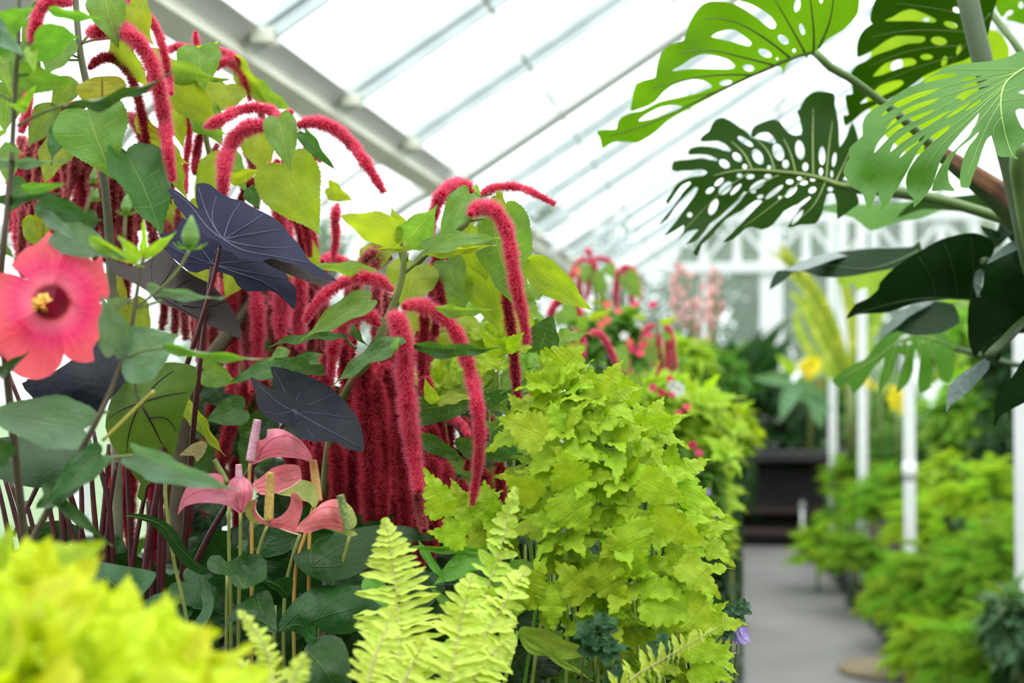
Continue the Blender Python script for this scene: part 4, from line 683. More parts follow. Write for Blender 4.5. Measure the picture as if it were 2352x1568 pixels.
f3 = spathe([(580, 1110), (600, 1095), (625, 1075), (655, 1066), (685, 1068), (691, 1082), (692, 1102), (675, 1115), (655, 1125), (635, 1133), (600, 1136), (586, 1124)], DA2, M_SP, [(692, 1101), (675, 1115), (655, 1125), (637, 1134)], [[(586, 1115), (640, 1085), (685, 1078)], [(590, 1120), (640, 1108), (688, 1096)], [(595, 1128), (640, 1122), (670, 1115)]], [(640, 1100, 30, -.015)], .3, -.5,
            extra=[([(640, 1135), (660, 1124), (680, 1110), (692, 1101), (715, 1107), (727, 1122), (732, 1150), (722, 1166), (708, 1153), (690, 1148), (668, 1140)], M_SPG, -.003)])
spadix(f3, (719, 1056), (731, 1150), 10.5, (.80, .42, .16), (.88, .60, .25), DA2+.012)
f4 = spathe([(590, 1147), (586, 1165), (592, 1180), (605, 1193), (625, 1193), (645, 1185), (660, 1170), (668, 1150), (668, 1133), (680, 1132), (692, 1145), (695, 1170), (688, 1195), (680, 1215), (688, 1229), (675, 1222), (650, 1216), (625, 1210), (600, 1202), (584, 1190), (578, 1170), (582, 1152)], DA2-.05, M_SP, [(590, 1147), (586, 1165), (592, 1180), (605, 1193), (650, 1216), (688, 1228)], [[(620, 1203), (660, 1195), (688, 1160)], [(610, 1198), (640, 1200), (680, 1215)]], [(640, 1200, 30, .015)], .1, .5,
            extra=[([(590, 1147), (575, 1150), (563, 1165), (565, 1185), (578, 1199), (600, 1204), (588, 1190), (581, 1170)], M_SPG, -.002), ([(668, 1133), (680, 1132), (690, 1145), (693, 1165), (684, 1158), (675, 1148)], M_SPG, -.003)])
spadix(f4, (621, 1084), (617, 1195), 11, (.42, .34, .07), (.72, .42, .14), DA2-.055)
f5 = spathe([(678, 1217), (690, 1200), (715, 1178), (740, 1155), (765, 1146), (790, 1150), (803, 1170), (806, 1200), (803, 1220), (780, 1218), (745, 1213), (715, 1222), (695, 1223)], DA2-.06, M_SP, None, [[(800, 1215), (780, 1170), (740, 1165), (690, 1205)], [(800, 1215), (760, 1190), (700, 1205)], [(800, 1215), (750, 1205), (700, 1216)], [(803, 1212), (790, 1165), (768, 1150)]], [(750, 1180, 40, .018)], .3, -.3,
            extra=[([(790, 1150), (808, 1165), (819, 1190), (818, 1206), (806, 1216), (803, 1195), (800, 1170)], M_SPG, .0), ([(745, 1213), (780, 1218), (806, 1216), (821, 1227), (805, 1232), (780, 1223)], M_SPG, -.006)])
spadix(f5, (781, 1136), (801, 1216), 11, (.13, .20, .05), (.30, .36, .12), DA2-.075)
OR = paint('orange_stalk', (.60, .28, .07), .4, (.45, .34, .08), 8); GR = paint('olive_stalk', (.24, .27, .06), .4, (.18, .23, .05), 10)
for q, m in (([(575, 1064), (572, 1120), (577, 1180), (578, 1400)], OR), ([(552, 1178), (552, 1260), (548, 1420)], GR), ([(526, 1162), (526, 1260), (530, 1400)], GR), ([(614, 1208), (598, 1250), (585, 1310), (575, 1420)], GR), ([(803, 1230), (780, 1310), (745, 1390), (735, 1430)], GR), ([(690, 1226), (672, 1280), (655, 1360)], GR), ([(724, 1164), (700, 1230), (680, 1300)], OR), ([(378, 1085), (384, 1180), (400, 1290), (425, 1400), (438, 1500)], GR), ([(725, 1150), (716, 1175), (712, 1200)], OR), ([(522, 1320), (520, 1500)], GR), ([(632, 1390), (628, 1560)], GR)):
    tube('flower_stalk', [(x, y, DA2+.0) for x, y in q+[(q[-1][0], 1640)]], [.0019, .0021], m, an, px=True, sides=8)
def al(out, d, vs, gx=0., gy=0., bul=(), mat=None, label=None): traced('leaf', out, [], d, mat or M_AN, an, gx=gx, gy=gy, bulge=bul, veins=vs, vmat=M_ANV, vr=.0005, step=18, label=label)
al([(668, 1245), (690, 1228), (760, 1222), (860, 1206), (930, 1207), (975, 1222), (1000, 1240), (940, 1245), (890, 1262), (850, 1300), (805, 1325), (750, 1336), (702, 1318), (676, 1288)], DA2+.02, [[(715, 1300), (780, 1255), (870, 1225), (980, 1235), 1], [(715, 1300), (760, 1300), (830, 1290)], [(715, 1300), (720, 1250), (760, 1228)]], .2, -.8, [(740, 1280, 60, .02)])
al([(690, 1368), (730, 1346), (800, 1343), (880, 1350), (900, 1380), (860, 1430), (800, 1456), (750, 1452), (718, 1432), (700, 1400)], DA2-.02, [[(715, 1425), (780, 1405), (860, 1385)], [(720, 1430), (760, 1380), (800, 1350)]], .2, -.7, [(790, 1400, 50, .02)])
al([(475, 1292), (484, 1276), (505, 1275), (522, 1290), (555, 1274), (590, 1271), (611, 1288), (613, 1322), (604, 1334), (580, 1345), (560, 1353), (538, 1345), (522, 1322), (492, 1316), (478, 1306)], DA2-.05, [[(560, 1350), (575, 1310), (608, 1290)], [(560, 1350), (530, 1310), (490, 1285)]], .1, -.9, [(565, 1305, 35, -.02)], label='curled leaf with a pale rim')
al([(600, 1330), (620, 1335), (640, 1328), (672, 1325), (672, 1355), (662, 1374), (645, 1370), (630, 1350)], DA2-.04, [[(605, 1332), (640, 1345), (660, 1370)]], 0, .6, [])
al([(325, 1392), (345, 1370), (378, 1358), (402, 1358), (400, 1390), (410, 1420), (428, 1434), (450, 1422), (466, 1395), (462, 1368), (466, 1354), (478, 1353), (491, 1372), (488, 1405), (468, 1440), (436, 1460), (400, 1452), (350, 1425)], DA2-.06, [[(425, 1435), (395, 1400), (385, 1362)], [(425, 1436), (375, 1420), (335, 1395)]], .1, -.7, [(380, 1400, 30, .015)])
al([(515, 1443), (525, 1415), (545, 1390), (580, 1366), (615, 1355), (628, 1380), (634, 1420), (634, 1452), (595, 1446), (560, 1425), (535, 1425)], DA2-.05, [[(632, 1448), (580, 1420), (520, 1435)], [(632, 1448), (600, 1400), (590, 1365)]], .1, -.7, [(580, 1410, 35, .015)])
al([(636, 1452), (648, 1415), (680, 1375), (708, 1360), (726, 1375), (727, 1402), (712, 1428), (726, 1442), (724, 1468), (710, 1483), (695, 1460), (668, 1448)], DA2-.055, [[(640, 1450), (680, 1410), (715, 1368)], [(640, 1450), (690, 1435), (715, 1470)]], -.1, -.4, [(690, 1410, 30, .012)])
al([(690, 1520), (705, 1480), (745, 1458), (785, 1466), (805, 1520), (800, 1620), (700, 1640), (680, 1580)], DA2-.08, [[(700, 1490), (740, 1530), (780, 1600)]], 0, -.6, [(750, 1540, 50, .02)])
al([(285, 1182), (330, 1180), (378, 1196), (410, 1226), (428, 1262), (452, 1290), (484, 1312), (462, 1320), (425, 1300), (398, 1268), (380, 1236), (345, 1202), (310, 1190)], DA2-.02, [[(290, 1184), (370, 1205), (410, 1255), (470, 1314)]], .3, .3)
al([(160, 1288), (220, 1288), (290, 1300), (358, 1314), (345, 1345), (298, 1392), (250, 1372), (200, 1335)], DA2-.1, [[(298, 1388), (260, 1340), (190, 1295)]], .2, -.8, [(260, 1330, 50, .02)])
tn = leafmat('bronze_leaf', (.16, .13, .03), None, (.25, .12, .08), 0, rough=.25, tr=.3, var=.02)
al([(412, 1045), (440, 1020), (465, 1012), (476, 1020), (470, 1040), (452, 1062), (446, 1048), (430, 1046)], DA2-.03, [], .2, -.5, [], tn, 'small bronze folded leaf'); al([(380, 1100), (390, 1088), (420, 1088), (470, 1096), (440, 1110), (410, 1098)], DA2, [], 0, -.5, [], tn)
AT = dict(n=22, cols=3, fold=.12, droop=.3, ripple=.03, curl=.05)
for i in range(60):
    x, y = random.uniform(150, 1000), random.uniform(1230, 1640); a = random.uniform(0, 6.28); s = random.uniform(90, 150); d = DA2+random.uniform(.03, .16); lpx(lmesh('cordate', M_AN, i % 6, **AT), (x, y, d), (x+math.cos(a)*s, y+math.sin(a)*s*.6, d-random.uniform(.0, .05)), s*.75, random.uniform(-40, 40), an)
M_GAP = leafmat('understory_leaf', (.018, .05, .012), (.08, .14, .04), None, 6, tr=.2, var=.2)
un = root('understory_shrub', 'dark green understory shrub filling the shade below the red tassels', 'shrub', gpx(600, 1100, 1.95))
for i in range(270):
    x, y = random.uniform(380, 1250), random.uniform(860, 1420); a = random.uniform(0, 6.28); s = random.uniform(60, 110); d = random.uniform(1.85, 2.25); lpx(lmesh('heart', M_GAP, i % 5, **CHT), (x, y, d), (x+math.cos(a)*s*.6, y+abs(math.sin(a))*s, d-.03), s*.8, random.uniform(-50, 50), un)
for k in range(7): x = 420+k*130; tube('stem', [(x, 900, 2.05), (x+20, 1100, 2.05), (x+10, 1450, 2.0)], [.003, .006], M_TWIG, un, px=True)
# ================= lime coleus and sword ferns =================
M_CO = leafmat('coleus_lime', (.38, .54, .022), (.48, .62, .05), (.32, .46, .02), 6, .10, .18, .55, .42, (1.2, 1.2, .5), .09)
M_COY = leafmat('coleus_yellow', (.40, .60, .025), (.60, .74, .08), None, 6, .10, .15, .55, .42, (1.2, 1.1, .5), .10)
M_COD = leafmat('coleus_green', (.16, .29, .02), (.32, .48, .07), None, 6, .10, .3, .55, .4, (1.5, 1.4, .5), .12)
M_COF = leafmat('coleus_foreground', (.60, .66, .015), (.68, .74, .05), None, 6, .10, .15, .55, .42, (1.2, 1.15, .4), .14)
M_CST = paint('lime_stem', (.38, .50, .12), .5)
CT = dict(n=84, cols=4, teeth=9, amp=.095, fold=.10, droop=.35, ripple=.05, rf=17, scal=True, curl=.03, mp=1.35)
def whorl(p, c, axis, size, mat, n=6, tiers=2, spread=.5, kind='coleus', kw=CT, wr=.78, name='leaf', jit=.25):
    c = Vector(c); A = Vector(axis).normalized(); u = A.orthogonal().normalized(); v = A.cross(u); a0 = random.uniform(0, 6.28)
    for t in range(tiers):
        s = size*(1-.28*t); el = spread-.1+.45*t
        for k in range(n-(t)):
            a = a0+t*.6+k*2*math.pi/(n-t)+random.uniform(-jit, jit); dr = (u*math.cos(a)+v*math.sin(a))*math.cos(el)+A*math.sin(el); s2 = s*random.uniform(.75, 1.15)
            b = c+A*(t*.008)+dr*s2*.12; put(name, lmesh(kind, mat, random.randrange(6), **kw), p, lmat(b, b+dr*s2, s2*wr*random.uniform(.85, 1.1), random.uniform(-.35, .35), A))
VW = CR @ Vector((0, 0, 1))  # towards the camera
FGT = dict(n=60, cols=4, teeth=11, amp=.045, fold=.08, droop=.3, ripple=.05, rf=14, scal=True, curl=.04)
def cw(p, lst, D, mat, scale=1., n=6, tiers=2, stem=True, base=None, kw=CT):
    for q in lst:
        x, y, s = q[:3]; dd = q[3] if len(q) > 3 else 0; m = q[4] if len(q) > 4 else mat; d = D+dd; c = P(x, y, d); ax = Vector((random.gauss(0, .3), random.gauss(0, .2), 1))+VW*.9+CR @ Vector(((x-1350)/500*.5 if D > 1.1 else 0, 0, 0))
        whorl(p, c, ax, s/F*d*(1.12 if D > 1 else 1.05), m, n, tiers, kw=kw, wr=(.78 if kw is CT else .95))
        if stem: e = Vector((c.x+random.uniform(-.05, .05), c.y+.16, .94)) if base is None else Vector(base); tube('stem', [c, c.lerp(e, .5)-ax*.02, e], [.0018, .003], M_CST, p)
co = root('coleus_plant', 'large mound of lime-green scallop-leaved coleus right of the red tassels', 'plant', gpx(1350, 1200, 1.55))
# single large leaves on the outline, foot and tip set one by one
for b in [(1278, 870, 1325, 800, 150), (1330, 960, 1395, 880, 130), (1255, 900, 1215, 862, 70), (1250, 1005, 1160, 955, 110), (1440, 985, 1580, 962, 66), (1400, 900, 1470, 905, 110), (1350, 930, 1360, 850, 110), (1020, 1185, 990, 1085, 84), (1070, 1230, 995, 1225, 80), (1195, 1385, 1255, 1300, 90), (1175, 1400, 1215, 1330, 60),
          (1270, 1340, 1265, 1440, 90), (1345, 1370, 1290, 1300, 96), (1370, 1290, 1430, 1400, 110), (1560, 1380, 1640, 1440, 110), (1480, 1370, 1600, 1410, 130), (1560, 1290, 1662, 1358, 80), (1500, 1180, 1625, 1262, 90), (1470, 1100, 1570, 1150, 96), (1290, 1130, 1345, 1220, 130), (1240, 1140, 1160, 1105, 80), (1440, 1200, 1470, 1290, 120), (1570, 1480, 1680, 1505, 80), (1150, 810, 1110, 770, 50), (1160, 800, 1195, 775, 50), (1130, 815, 1105, 850, 60), (1590, 1530, 1680, 1560, 60), (1320, 1110, 1290, 1050, 110), (1420, 1320, 1400, 1230, 90)]:
    x0, y0, x1, y1, w_ = b; dd = 1.5 if y0 < 1000 else 1.40; lpx(lmesh('coleus', M_CO, random.randrange(6), **CT), (x0, y0, dd), (x1, y1, dd-.02), w_, random.uniform(-25, 25), co)
cw(co, [(1290, 905, 105, .02), (1380, 935, 110, .0), (1225, 985, 100, .03), (1300, 1010, 115, -.02), (1400, 1030, 115, -.02), (1480, 1000, 100, .06), (1240, 1090, 100, .04), (1340, 1110, 120, -.03), (1440, 1120, 120, -.02), (1530, 1110, 100, .06), (1210, 1190, 95, .02), (1300, 1220, 110, -.04), (1400, 1230, 110, -.04), (1500, 1220, 110, .0), (1590, 1240, 90, .06),
        (1130, 1210, 90, .02), (1060, 1180, 85, .05), (1560, 1330, 105, .0), (1450, 1340, 110, -.05), (1350, 1350, 95, -.03), (1250, 1390, 85, -.02), (1390, 1420, 100, -.04), (1500, 1440, 95, -.02), (1600, 1440, 85, .05), (1300, 1290, 90, .0), (1620, 1520, 85, .06), (1470, 1530, 80, .0)], 1.47, M_CO, n=5, tiers=2)
co4 = root('coleus_plant', 'lower lime coleus at the bottom edge around the small dark clover-like shoots', 'plant', gpx(1430, 1560, 1.5))
cw(co4, [(1560, 1600, 90, .05), (1380, 1560, 90, .05, M_COD), (1280, 1520, 90, .1, M_COD), (1440, 1640, 100, 0), (1330, 1640, 100, .05, M_COD), (1230, 1480, 80, .12, M_COD), (1640, 1640, 90, .1), (1560, 1180, 90, .08)], 1.47, M_CO, n=5, tiers=2)
co2 = root('coleus_plant', 'lime coleus half hidden behind the hanging tassels and below the heart-shaped leaves', 'plant', gpx(1080, 1000, 1.9))
cw(co2, [(1140, 800, 90, 0), (1010, 890, 90, .05), (1080, 860, 80, .1), (1200, 870, 80, .1, M_COD), (1120, 900, 85, .05, M_COD), (1000, 800, 80, .15, M_COD), (1240, 800, 90, .2, M_COD), (1180, 1000, 80, 0, M_COD), (1060, 760, 80, .2, M_COD), (1180, 700, 90, .25, M_COD), (1100, 1120, 80, .05, M_COD), (1250, 940, 70, 0)], 1.78, M_CO, n=5, tiers=2)
co3 = root('coleus_plant', 'out-of-focus yellow-lime coleus closest to the lens in the lower left corner', 'plant', Vector((-.42, .7, .95)))
cw(co3, [(0, 1390, 200, .10, M_CO), (90, 1410, 190, .06), (-20, 1500, 230, -.02), (150, 1480, 200, .02), (260, 1520, 190, .03), (350, 1550, 180, .04), (200, 1590, 240, -.03), (60, 1590, 260, -.05), (460, 1600, 160, .05), (560, 1640, 130, .06, M_CO), (380, 1650, 220, 0)], .80, M_COF, n=7, tiers=2, base=(-.35, .80, .70), kw=FGT)
# ---- sword ferns ----
M_FE = leafmat('fern_lime', (.58, .76, .12), (.62, .74, .22), (.60, .74, .16), 9, .12, .25, .5, .4, (1.25, 1.2, .5), .07)
M_FEY = leafmat('fern_yellow', (.72, .86, .16), (.75, .84, .28), None, 9, .12, .25, .5, .4, (1.2, 1.1, .5), .06)
M_RA = paint('fern_rachis', (.42, .42, .18), .6, (.48, .40, .22), 30)
FT = dict(n=30, cols=2, teeth=14, amp=.018, fold=.22, droop=.22, ripple=.03, mp=1.0)
def frond(p, path, w0, w1, mat=None, n=26, tw=0., fwd=.25, up=0., lab=None, wr=.62, side=(-1, 1), jit=.15):
    """path from tip to foot (x, y, depth); w0..w1 half width in px along it"""
    mat = mat or M_FE; c = cat_rom(PN(path), 60); d = np.mean([q[2] for q in path]); s = np.r_[0, np.cumsum(np.linalg.norm(np.diff(c, axis=0), axis=1))]
    rc = tube('frond', c[::4], [.0005, .0011, .0015], M_RA, p, label=lab); L = s[-1]
    for i in range(n):
        t = ((i+.5)/n)**1.08; a = t*L; pt = Vector([float(np.interp(a, s, c[:, k])) for k in range(3)]); p2 = Vector([float(np.interp(min(L, a+.004), s, c[:, k])) for k in range(3)]); T = (pt-p2)
        if T.length < 1e-6: continue
        T.normalize(); N = (CAM-pt).normalized(); N = (N-T*N.dot(T)).normalized(); N = Matrix.Rotation(tw, 3, T) @ N; X = T.cross(N); hw = np.interp(t, [0, .06, .25, .55, 1], [w0*.35, w0, (w0+w1)*.5, w1*.95, w1])/F*d; hw = float(hw); sp = L/n
        for sd in side:
            j = random.gauss(0, jit); dr = (X*sd*(1)+T*(fwd+j*.6)+N*(up+j)).normalized(); l_ = hw*random.uniform(.88, 1.08)
            put('leaflet', lmesh('pinna', mat, random.randrange(5), **FT), rc, lmat(pt, pt+dr*l_, sp*3.9, random.uniform(-.5, .5)*(1+2*jit), N+T*.25))
fe = root('sword_fern', 'pale lime sword fern with upright fronds in the front of the bed', 'fern', gpx(1000, 1568, 1.3))
frond(fe, [(884, 1192, 1.30), (898, 1262, 1.295), (908, 1340, 1.29), (914, 1420, 1.28), (918, 1500, 1.27), (920, 1600, 1.26)], 22, 112, M_FEY, 27, lab='broad frond with evenly spaced leaflets')
frond(fe, [(1184, 1120, 1.36), (1164, 1200, 1.35), (1140, 1290, 1.34), (1115, 1360, 1.33), (1080, 1470, 1.32), (1040, 1600, 1.3)], 18, 66, M_FE, 27, tw=.3, fwd=.1, jit=.4, lab='tall crimped frond')
frond(fe, [(1085, 1320, 1.28), (1068, 1390, 1.275), (1052, 1460, 1.27), (1040, 1530, 1.26), (1030, 1620, 1.25)], 26, 84, M_FEY, 18, jit=.25)
frond(fe, [(1208, 1305, 1.32), (1165, 1375, 1.31), (1125, 1440, 1.3), (1090, 1510, 1.29), (1060, 1600, 1.28)], 26, 72, M_FEY, 18, jit=.3)
frond(fe, [(1180, 1462, 1.30), (1140, 1490, 1.29), (1100, 1540, 1.28), (1070, 1620, 1.27)], 30, 80, M_FEY, 11)
frond(fe, [(900, 1390, 1.18), (885, 1450, 1.17), (860, 1510, 1.16), (840, 1600, 1.15)], 16, 60, M_FEY, 15, jit=.3)
frond(fe, [(980, 1462, 1.2), (960, 1500, 1.2), (930, 1560, 1.19), (900, 1630, 1.18)], 20, 60, M_FEY, 10, jit=.3)
fe2 = root('sword_fern', 'sword fern whose narrow curled crozier fronds stand before the anthurium leaves', 'fern', gpx(620, 1600, 1.15))
frond(fe2, [(548, 1402, 1.12), (575, 1432, 1.12), (600, 1470, 1.12), (620, 1520, 1.12), (630, 1600, 1.11)], 12, 34, M_FEY, 18, jit=.5)
frond(fe2, [(700, 1502, 1.05), (690, 1530, 1.05), (672, 1565, 1.05), (660, 1620, 1.04)], 16, 40, M_FEY, 10, jit=.4)
frond(fe2, [(515, 1515, 1.1), (560, 1530, 1.1), (600, 1560, 1.1), (620, 1620, 1.1)], 10, 24, M_FEY, 10, jit=.4)
fe3 = root('sword_fern', 'sword fern with one low frond arching right over small dark clover leaves', 'fern', gpx(1440, 1600, 1.35))
frond(fe3, [(1645, 1442, 1.36), (1590, 1475, 1.35), (1530, 1510, 1.34), (1470, 1545, 1.33), (1400, 1600, 1.32)], 10, 60, M_FEY, 22, tw=.9, fwd=.2, jit=.2)
# ---- arrowhead / syngonium leaves between fern and coleus, and small dark shrublet ----
M_SY = leafmat('arrowhead_leaf', (.13, .30, .03), (.25, .42, .08), None, 5, .04, .35, .3, .35, (1.6, 1.6, .5), .12); M_SYL = leafmat('arrowhead_pale', (.38, .52, .08), (.50, .60, .14), None, 5, .05, .3, .4, .4, (1.4, 1.3, .5), .06)
sy = root('arrowhead_plant', 'arrowhead vine with smooth green leaves between the fern and the coleus', 'plant', gpx(1120, 1400, 1.42)); YT = dict(n=22, cols=3, fold=.15, droop=.22, ripple=.03)
for b in [(1245, 1310, 1000, 1290, 60, M_SY, 30), (1130, 1260, 940, 1268, 54, M_SY, -20), (1110, 1270, 1000, 1330, 84, M_SY, 20), (1230, 1300, 1085, 1372, 90, M_SY, 15), (960, 1240, 1010, 1330, 60, M_SY, 20), (1190, 1450, 1360, 1520, 84, M_SYL, 30), (1185, 1448, 1350, 1570, 50, M_SYL, 20), (1080, 1300, 1120, 1400, 60, M_SY, 0), (1250, 1330, 1180, 1420, 60, M_SY, 0), (990, 1350, 1060, 1420, 60, M_SY, 0), (840, 1320, 900, 1400, 70, M_SY, 10)]:
    lpx(lmesh('lance' if b[4] < 62 else 'ovate', b[5], random.randrange(4), **YT), (b[0], b[1], 1.42), (b[2], b[3], 1.39), b[4], b[6], sy)
tube('stem', [P(1190, 1450, 1.42), P(1150, 1600, 1.4)], .002, M_SYL, sy); tube('stem', [P(1245, 1310, 1.42), P(1200, 1600, 1.42)], .002, M_SY, sy)
M_SM = leafmat('small_dark_leaf', (.03, .10, .035), (.08, .18, .07), None, 6, rough=.3, tr=.2, var=.2); ST = dict(n=16, cols=2, teeth=5, amp=.05, fold=.2, droop=.2, ripple=.04)
def shrublet(lab, spots, D, n, s, mat=M_SM, kind='round'):
    x0, y0 = spots[0]; p = root('flowering_sprig', lab, 'plant', gpx(x0, y0, D))
    for x, y in spots: tube('stem', [P(x, y, D), P(x-10, y+60, D+.02), P(x-20, y+180, D+.05)], [.0008, .0014], M_STEM, p); whorl(p, P(x, y, D), Vector((0, 0, 1))+VW, s/F*D, mat, n, 3, .2, kind, ST, .9)
    return p
shrublet('small dark clover-like shoots with a round green bud under the coleus', [(1385, 1440), (1400, 1495), (1350, 1455), (1420, 1560), (1520, 1490), (1365, 1490)], 1.36, 6, 34)
sg = shrublet('thin sprig with crinkled dark leaves and one lilac bell flower over the path', [(1690, 1412), (1672, 1425), (1705, 1400), (1665, 1450)], 1.7, 5, 22)
M_LIL = leafmat('lilac_petal', (.50, .36, .78), None, None, 0, tr=.4, trc=(1, 1, 1), var=.05)
tube('stem', [P(1640, 1480, 1.7), P(1665, 1450, 1.7), P(1690, 1415, 1.7)], .0012, M_STEM, sg)
def bell(p, x, y, d, r, mat, name='petal'):
    a = P(x, y-r, d); b = P(x+r*.2, y+r, d); whorl(p, a, Vector(b)-Vector(a), 2*r/F*d*1.1, mat, 5, 1, 1.1, 'round', dict(n=8, cols=1, fold=.3, droop=-.15, ripple=.05), .75, name)
bell(sg, 1700, 1455, 1.7, 20, M_LIL); tube('stem', [P(1700, 1436, 1.7), P(1694, 1415, 1.7)], .0008, M_STEM, sg)

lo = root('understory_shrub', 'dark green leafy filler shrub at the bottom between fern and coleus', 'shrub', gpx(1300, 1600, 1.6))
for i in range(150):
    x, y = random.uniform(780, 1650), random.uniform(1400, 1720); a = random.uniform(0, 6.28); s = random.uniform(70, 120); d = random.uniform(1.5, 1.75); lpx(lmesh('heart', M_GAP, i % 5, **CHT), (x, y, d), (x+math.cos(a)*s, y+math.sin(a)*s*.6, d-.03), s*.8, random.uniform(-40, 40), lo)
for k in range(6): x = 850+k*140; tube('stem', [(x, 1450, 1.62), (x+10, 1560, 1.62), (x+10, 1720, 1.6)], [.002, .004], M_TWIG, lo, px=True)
# ================= monstera and philodendron on the right =================
M_MB = leafmat('monstera_backlit', (.10, .23, .010), None, (.12, .24, .012), 0, rough=.35, tr=.6, trc=(1.35, 1.4, .5), var=.02, spec=.3); M_MV = paint('monstera_rib', (.17, .24, .05), .45); M_MVL = paint('monstera_pale_rib', (.32, .50, .12), .4)
M_MS = leafmat('monstera_satin', (.085, .22, .030), None, (.10, .24, .03), 0, rough=.38, tr=.25, trc=(1.5, 1.6, .4), var=.02, spec=.3)
M_MD = leafmat('monstera_deep', (.018, .052, .003), None, (.018, .052, .003), 0, rough=.4, tr=.4, trc=(1.7, 1.8, .3), var=.04, spec=.05)
M_ML = leafmat('monstera_lime_backlit', (.30, .45, .03), None, (.34, .48, .05), 0, rough=.5, tr=.6, trc=(1.4, 1.4, .4), var=.02)  # lime tone carries the backlight in the leaf colour
M_M5 = leafmat('monstera_small', (.07, .20, .010), None, (.07, .20, .010), 0, rough=.45, tr=.5, trc=(1.4, 1.4, .3), var=.02, spec=.12)
M_PD = leafmat('philodendron_dark', (.010, .032, .008), None, (.012, .036, .01), 0, rough=.38, tr=.08, trc=(1.4, 1.8, .5), var=.05, spec=.12); M_PV = paint('philodendron_rib', (.06, .12, .03), .4); M_PG = leafmat('philodendron_sheen', (.10, .14, .13), None, (.03, .05, .02), 0, rough=.25, tr=.05, var=.02, spec=.6)  # M_PG: grey reflected light put into the leaf colour
def ell(cx, cy, rx, ry, a=0, n=9): 
    a = R(a); return [(cx+rx*math.cos(t)*math.cos(a)-ry*math.sin(t)*math.sin(a), cy+rx*math.cos(t)*math.sin(a)+ry*math.sin(t)*math.cos(a)) for t in np.arange(n)/n*2*math.pi]
BM = Vector((1.16, 2.35, .12)); mo = root('monstera_plant', 'large monstera with split holed leaves reaching in from the upper right', 'plant', BM)
hm = (1871, 119)
traced('leaf', [(1877, 116), (1901, 90), (1937, 68), (1967, 35), (1973, 10), (1970, -20), (1930, -60), (1850, -80), (1740, -70), (1690, -30), (1675, -12), (1695, 0), (1722, 8), (1746, 20), (1768, 35), (1782, 54), (1780, 65), (1768, 65), (1741, 44), (1714, 24), (1687, 10), (1665, 4), (1632, 4), (1613, 12), (1597, 30), (1583, 54), (1575, 76), (1571, 94), (1540, 103), (1523, 117), (1512, 139), (1507, 163), (1504, 178), (1477, 185), (1461, 193), (1454, 212), (1451, 237), (1448, 256),
    (1469, 250), (1491, 242), (1507, 231), (1523, 212), (1545, 196), (1572, 186), (1594, 182), (1616, 185), (1632, 193), (1635, 201), (1624, 205), (1599, 215), (1567, 222), (1534, 229), (1512, 235), (1496, 243), (1474, 254), (1450, 259), (1428, 269), (1418, 283), (1415, 296), (1390, 298), (1371, 302), (1379, 321), (1383, 341), (1398, 332), (1414, 325), (1442, 326), (1463, 328), (1485, 317), (1507, 302), (1534, 277), (1561, 261), (1591, 245), (1618, 231), (1654, 212), (1686, 196), (1722, 179), (1755, 165), (1784, 152), (1795, 155), (1800, 168), (1804, 152), (1817, 139), (1836, 131), (1847, 128), (1854, 136), (1856, 128), (1864, 121)],
    [[(1634, 84), (1648, 74), (1670, 68), (1689, 69), (1708, 82), (1726, 98), (1721, 106), (1706, 103), (1673, 94), (1650, 89)], [(1543, 163), (1567, 148), (1589, 133), (1605, 126), (1621, 124), (1648, 129), (1673, 137), (1688, 150), (1684, 158), (1654, 159), (1605, 158), (1572, 160)], [(1467, 278), (1482, 264), (1512, 248), (1540, 241), (1566, 243), (1561, 250), (1534, 260), (1501, 272)],
     ell(1757, 122, 17, 9, 25), ell(1719, 156, 13, 8, 10), ell(1667, 190, 15, 6.5, -8), ell(1799, 91, 15, 9, 40), ell(1842, 67, 6, 14, -18), ell(1831, 12, 8, 17, 10), ell(1824, 116, 4, 4), ell(1785, 135, 2.6, 2.6), ell(1886, 0, 4, 8)],
    2.0, M_MB, mo, hm, gx=-.5, gy=.9, bulge=[(1650, 120, 120, .03), (1580, 80, 40, -.02), (1510, 150, 40, -.02), (1455, 230, 40, -.02)], step=24, vmat=M_MV, vr=.0022, label='bright backlit leaf with long holes',
    veins=[[hm, (1822, 131), (1780, 150), (1722, 175), (1640, 213), (1560, 252), (1480, 288), (1400, 312), 1.2], [(1817, 135), (1760, 90), (1700, 55), (1650, 42), (1610, 46), .8], [(1780, 150), (1700, 130), (1630, 115), (1560, 122), .8], [(1730, 172), (1650, 172), (1580, 181), (1500, 202), .8], [(1850, 123), (1815, 60), (1780, 0), .8], [(1869, 115), (1868, 60), (1858, -20), .8], [(1880, 110), (1905, 50), (1915, -10), .8], [(1660, 205), (1600, 222), (1540, 235), .5]])
k3 = 1/3.825; c3 = lambda L: [(1500+a*k3, 190+b*k3) for a, b in L]
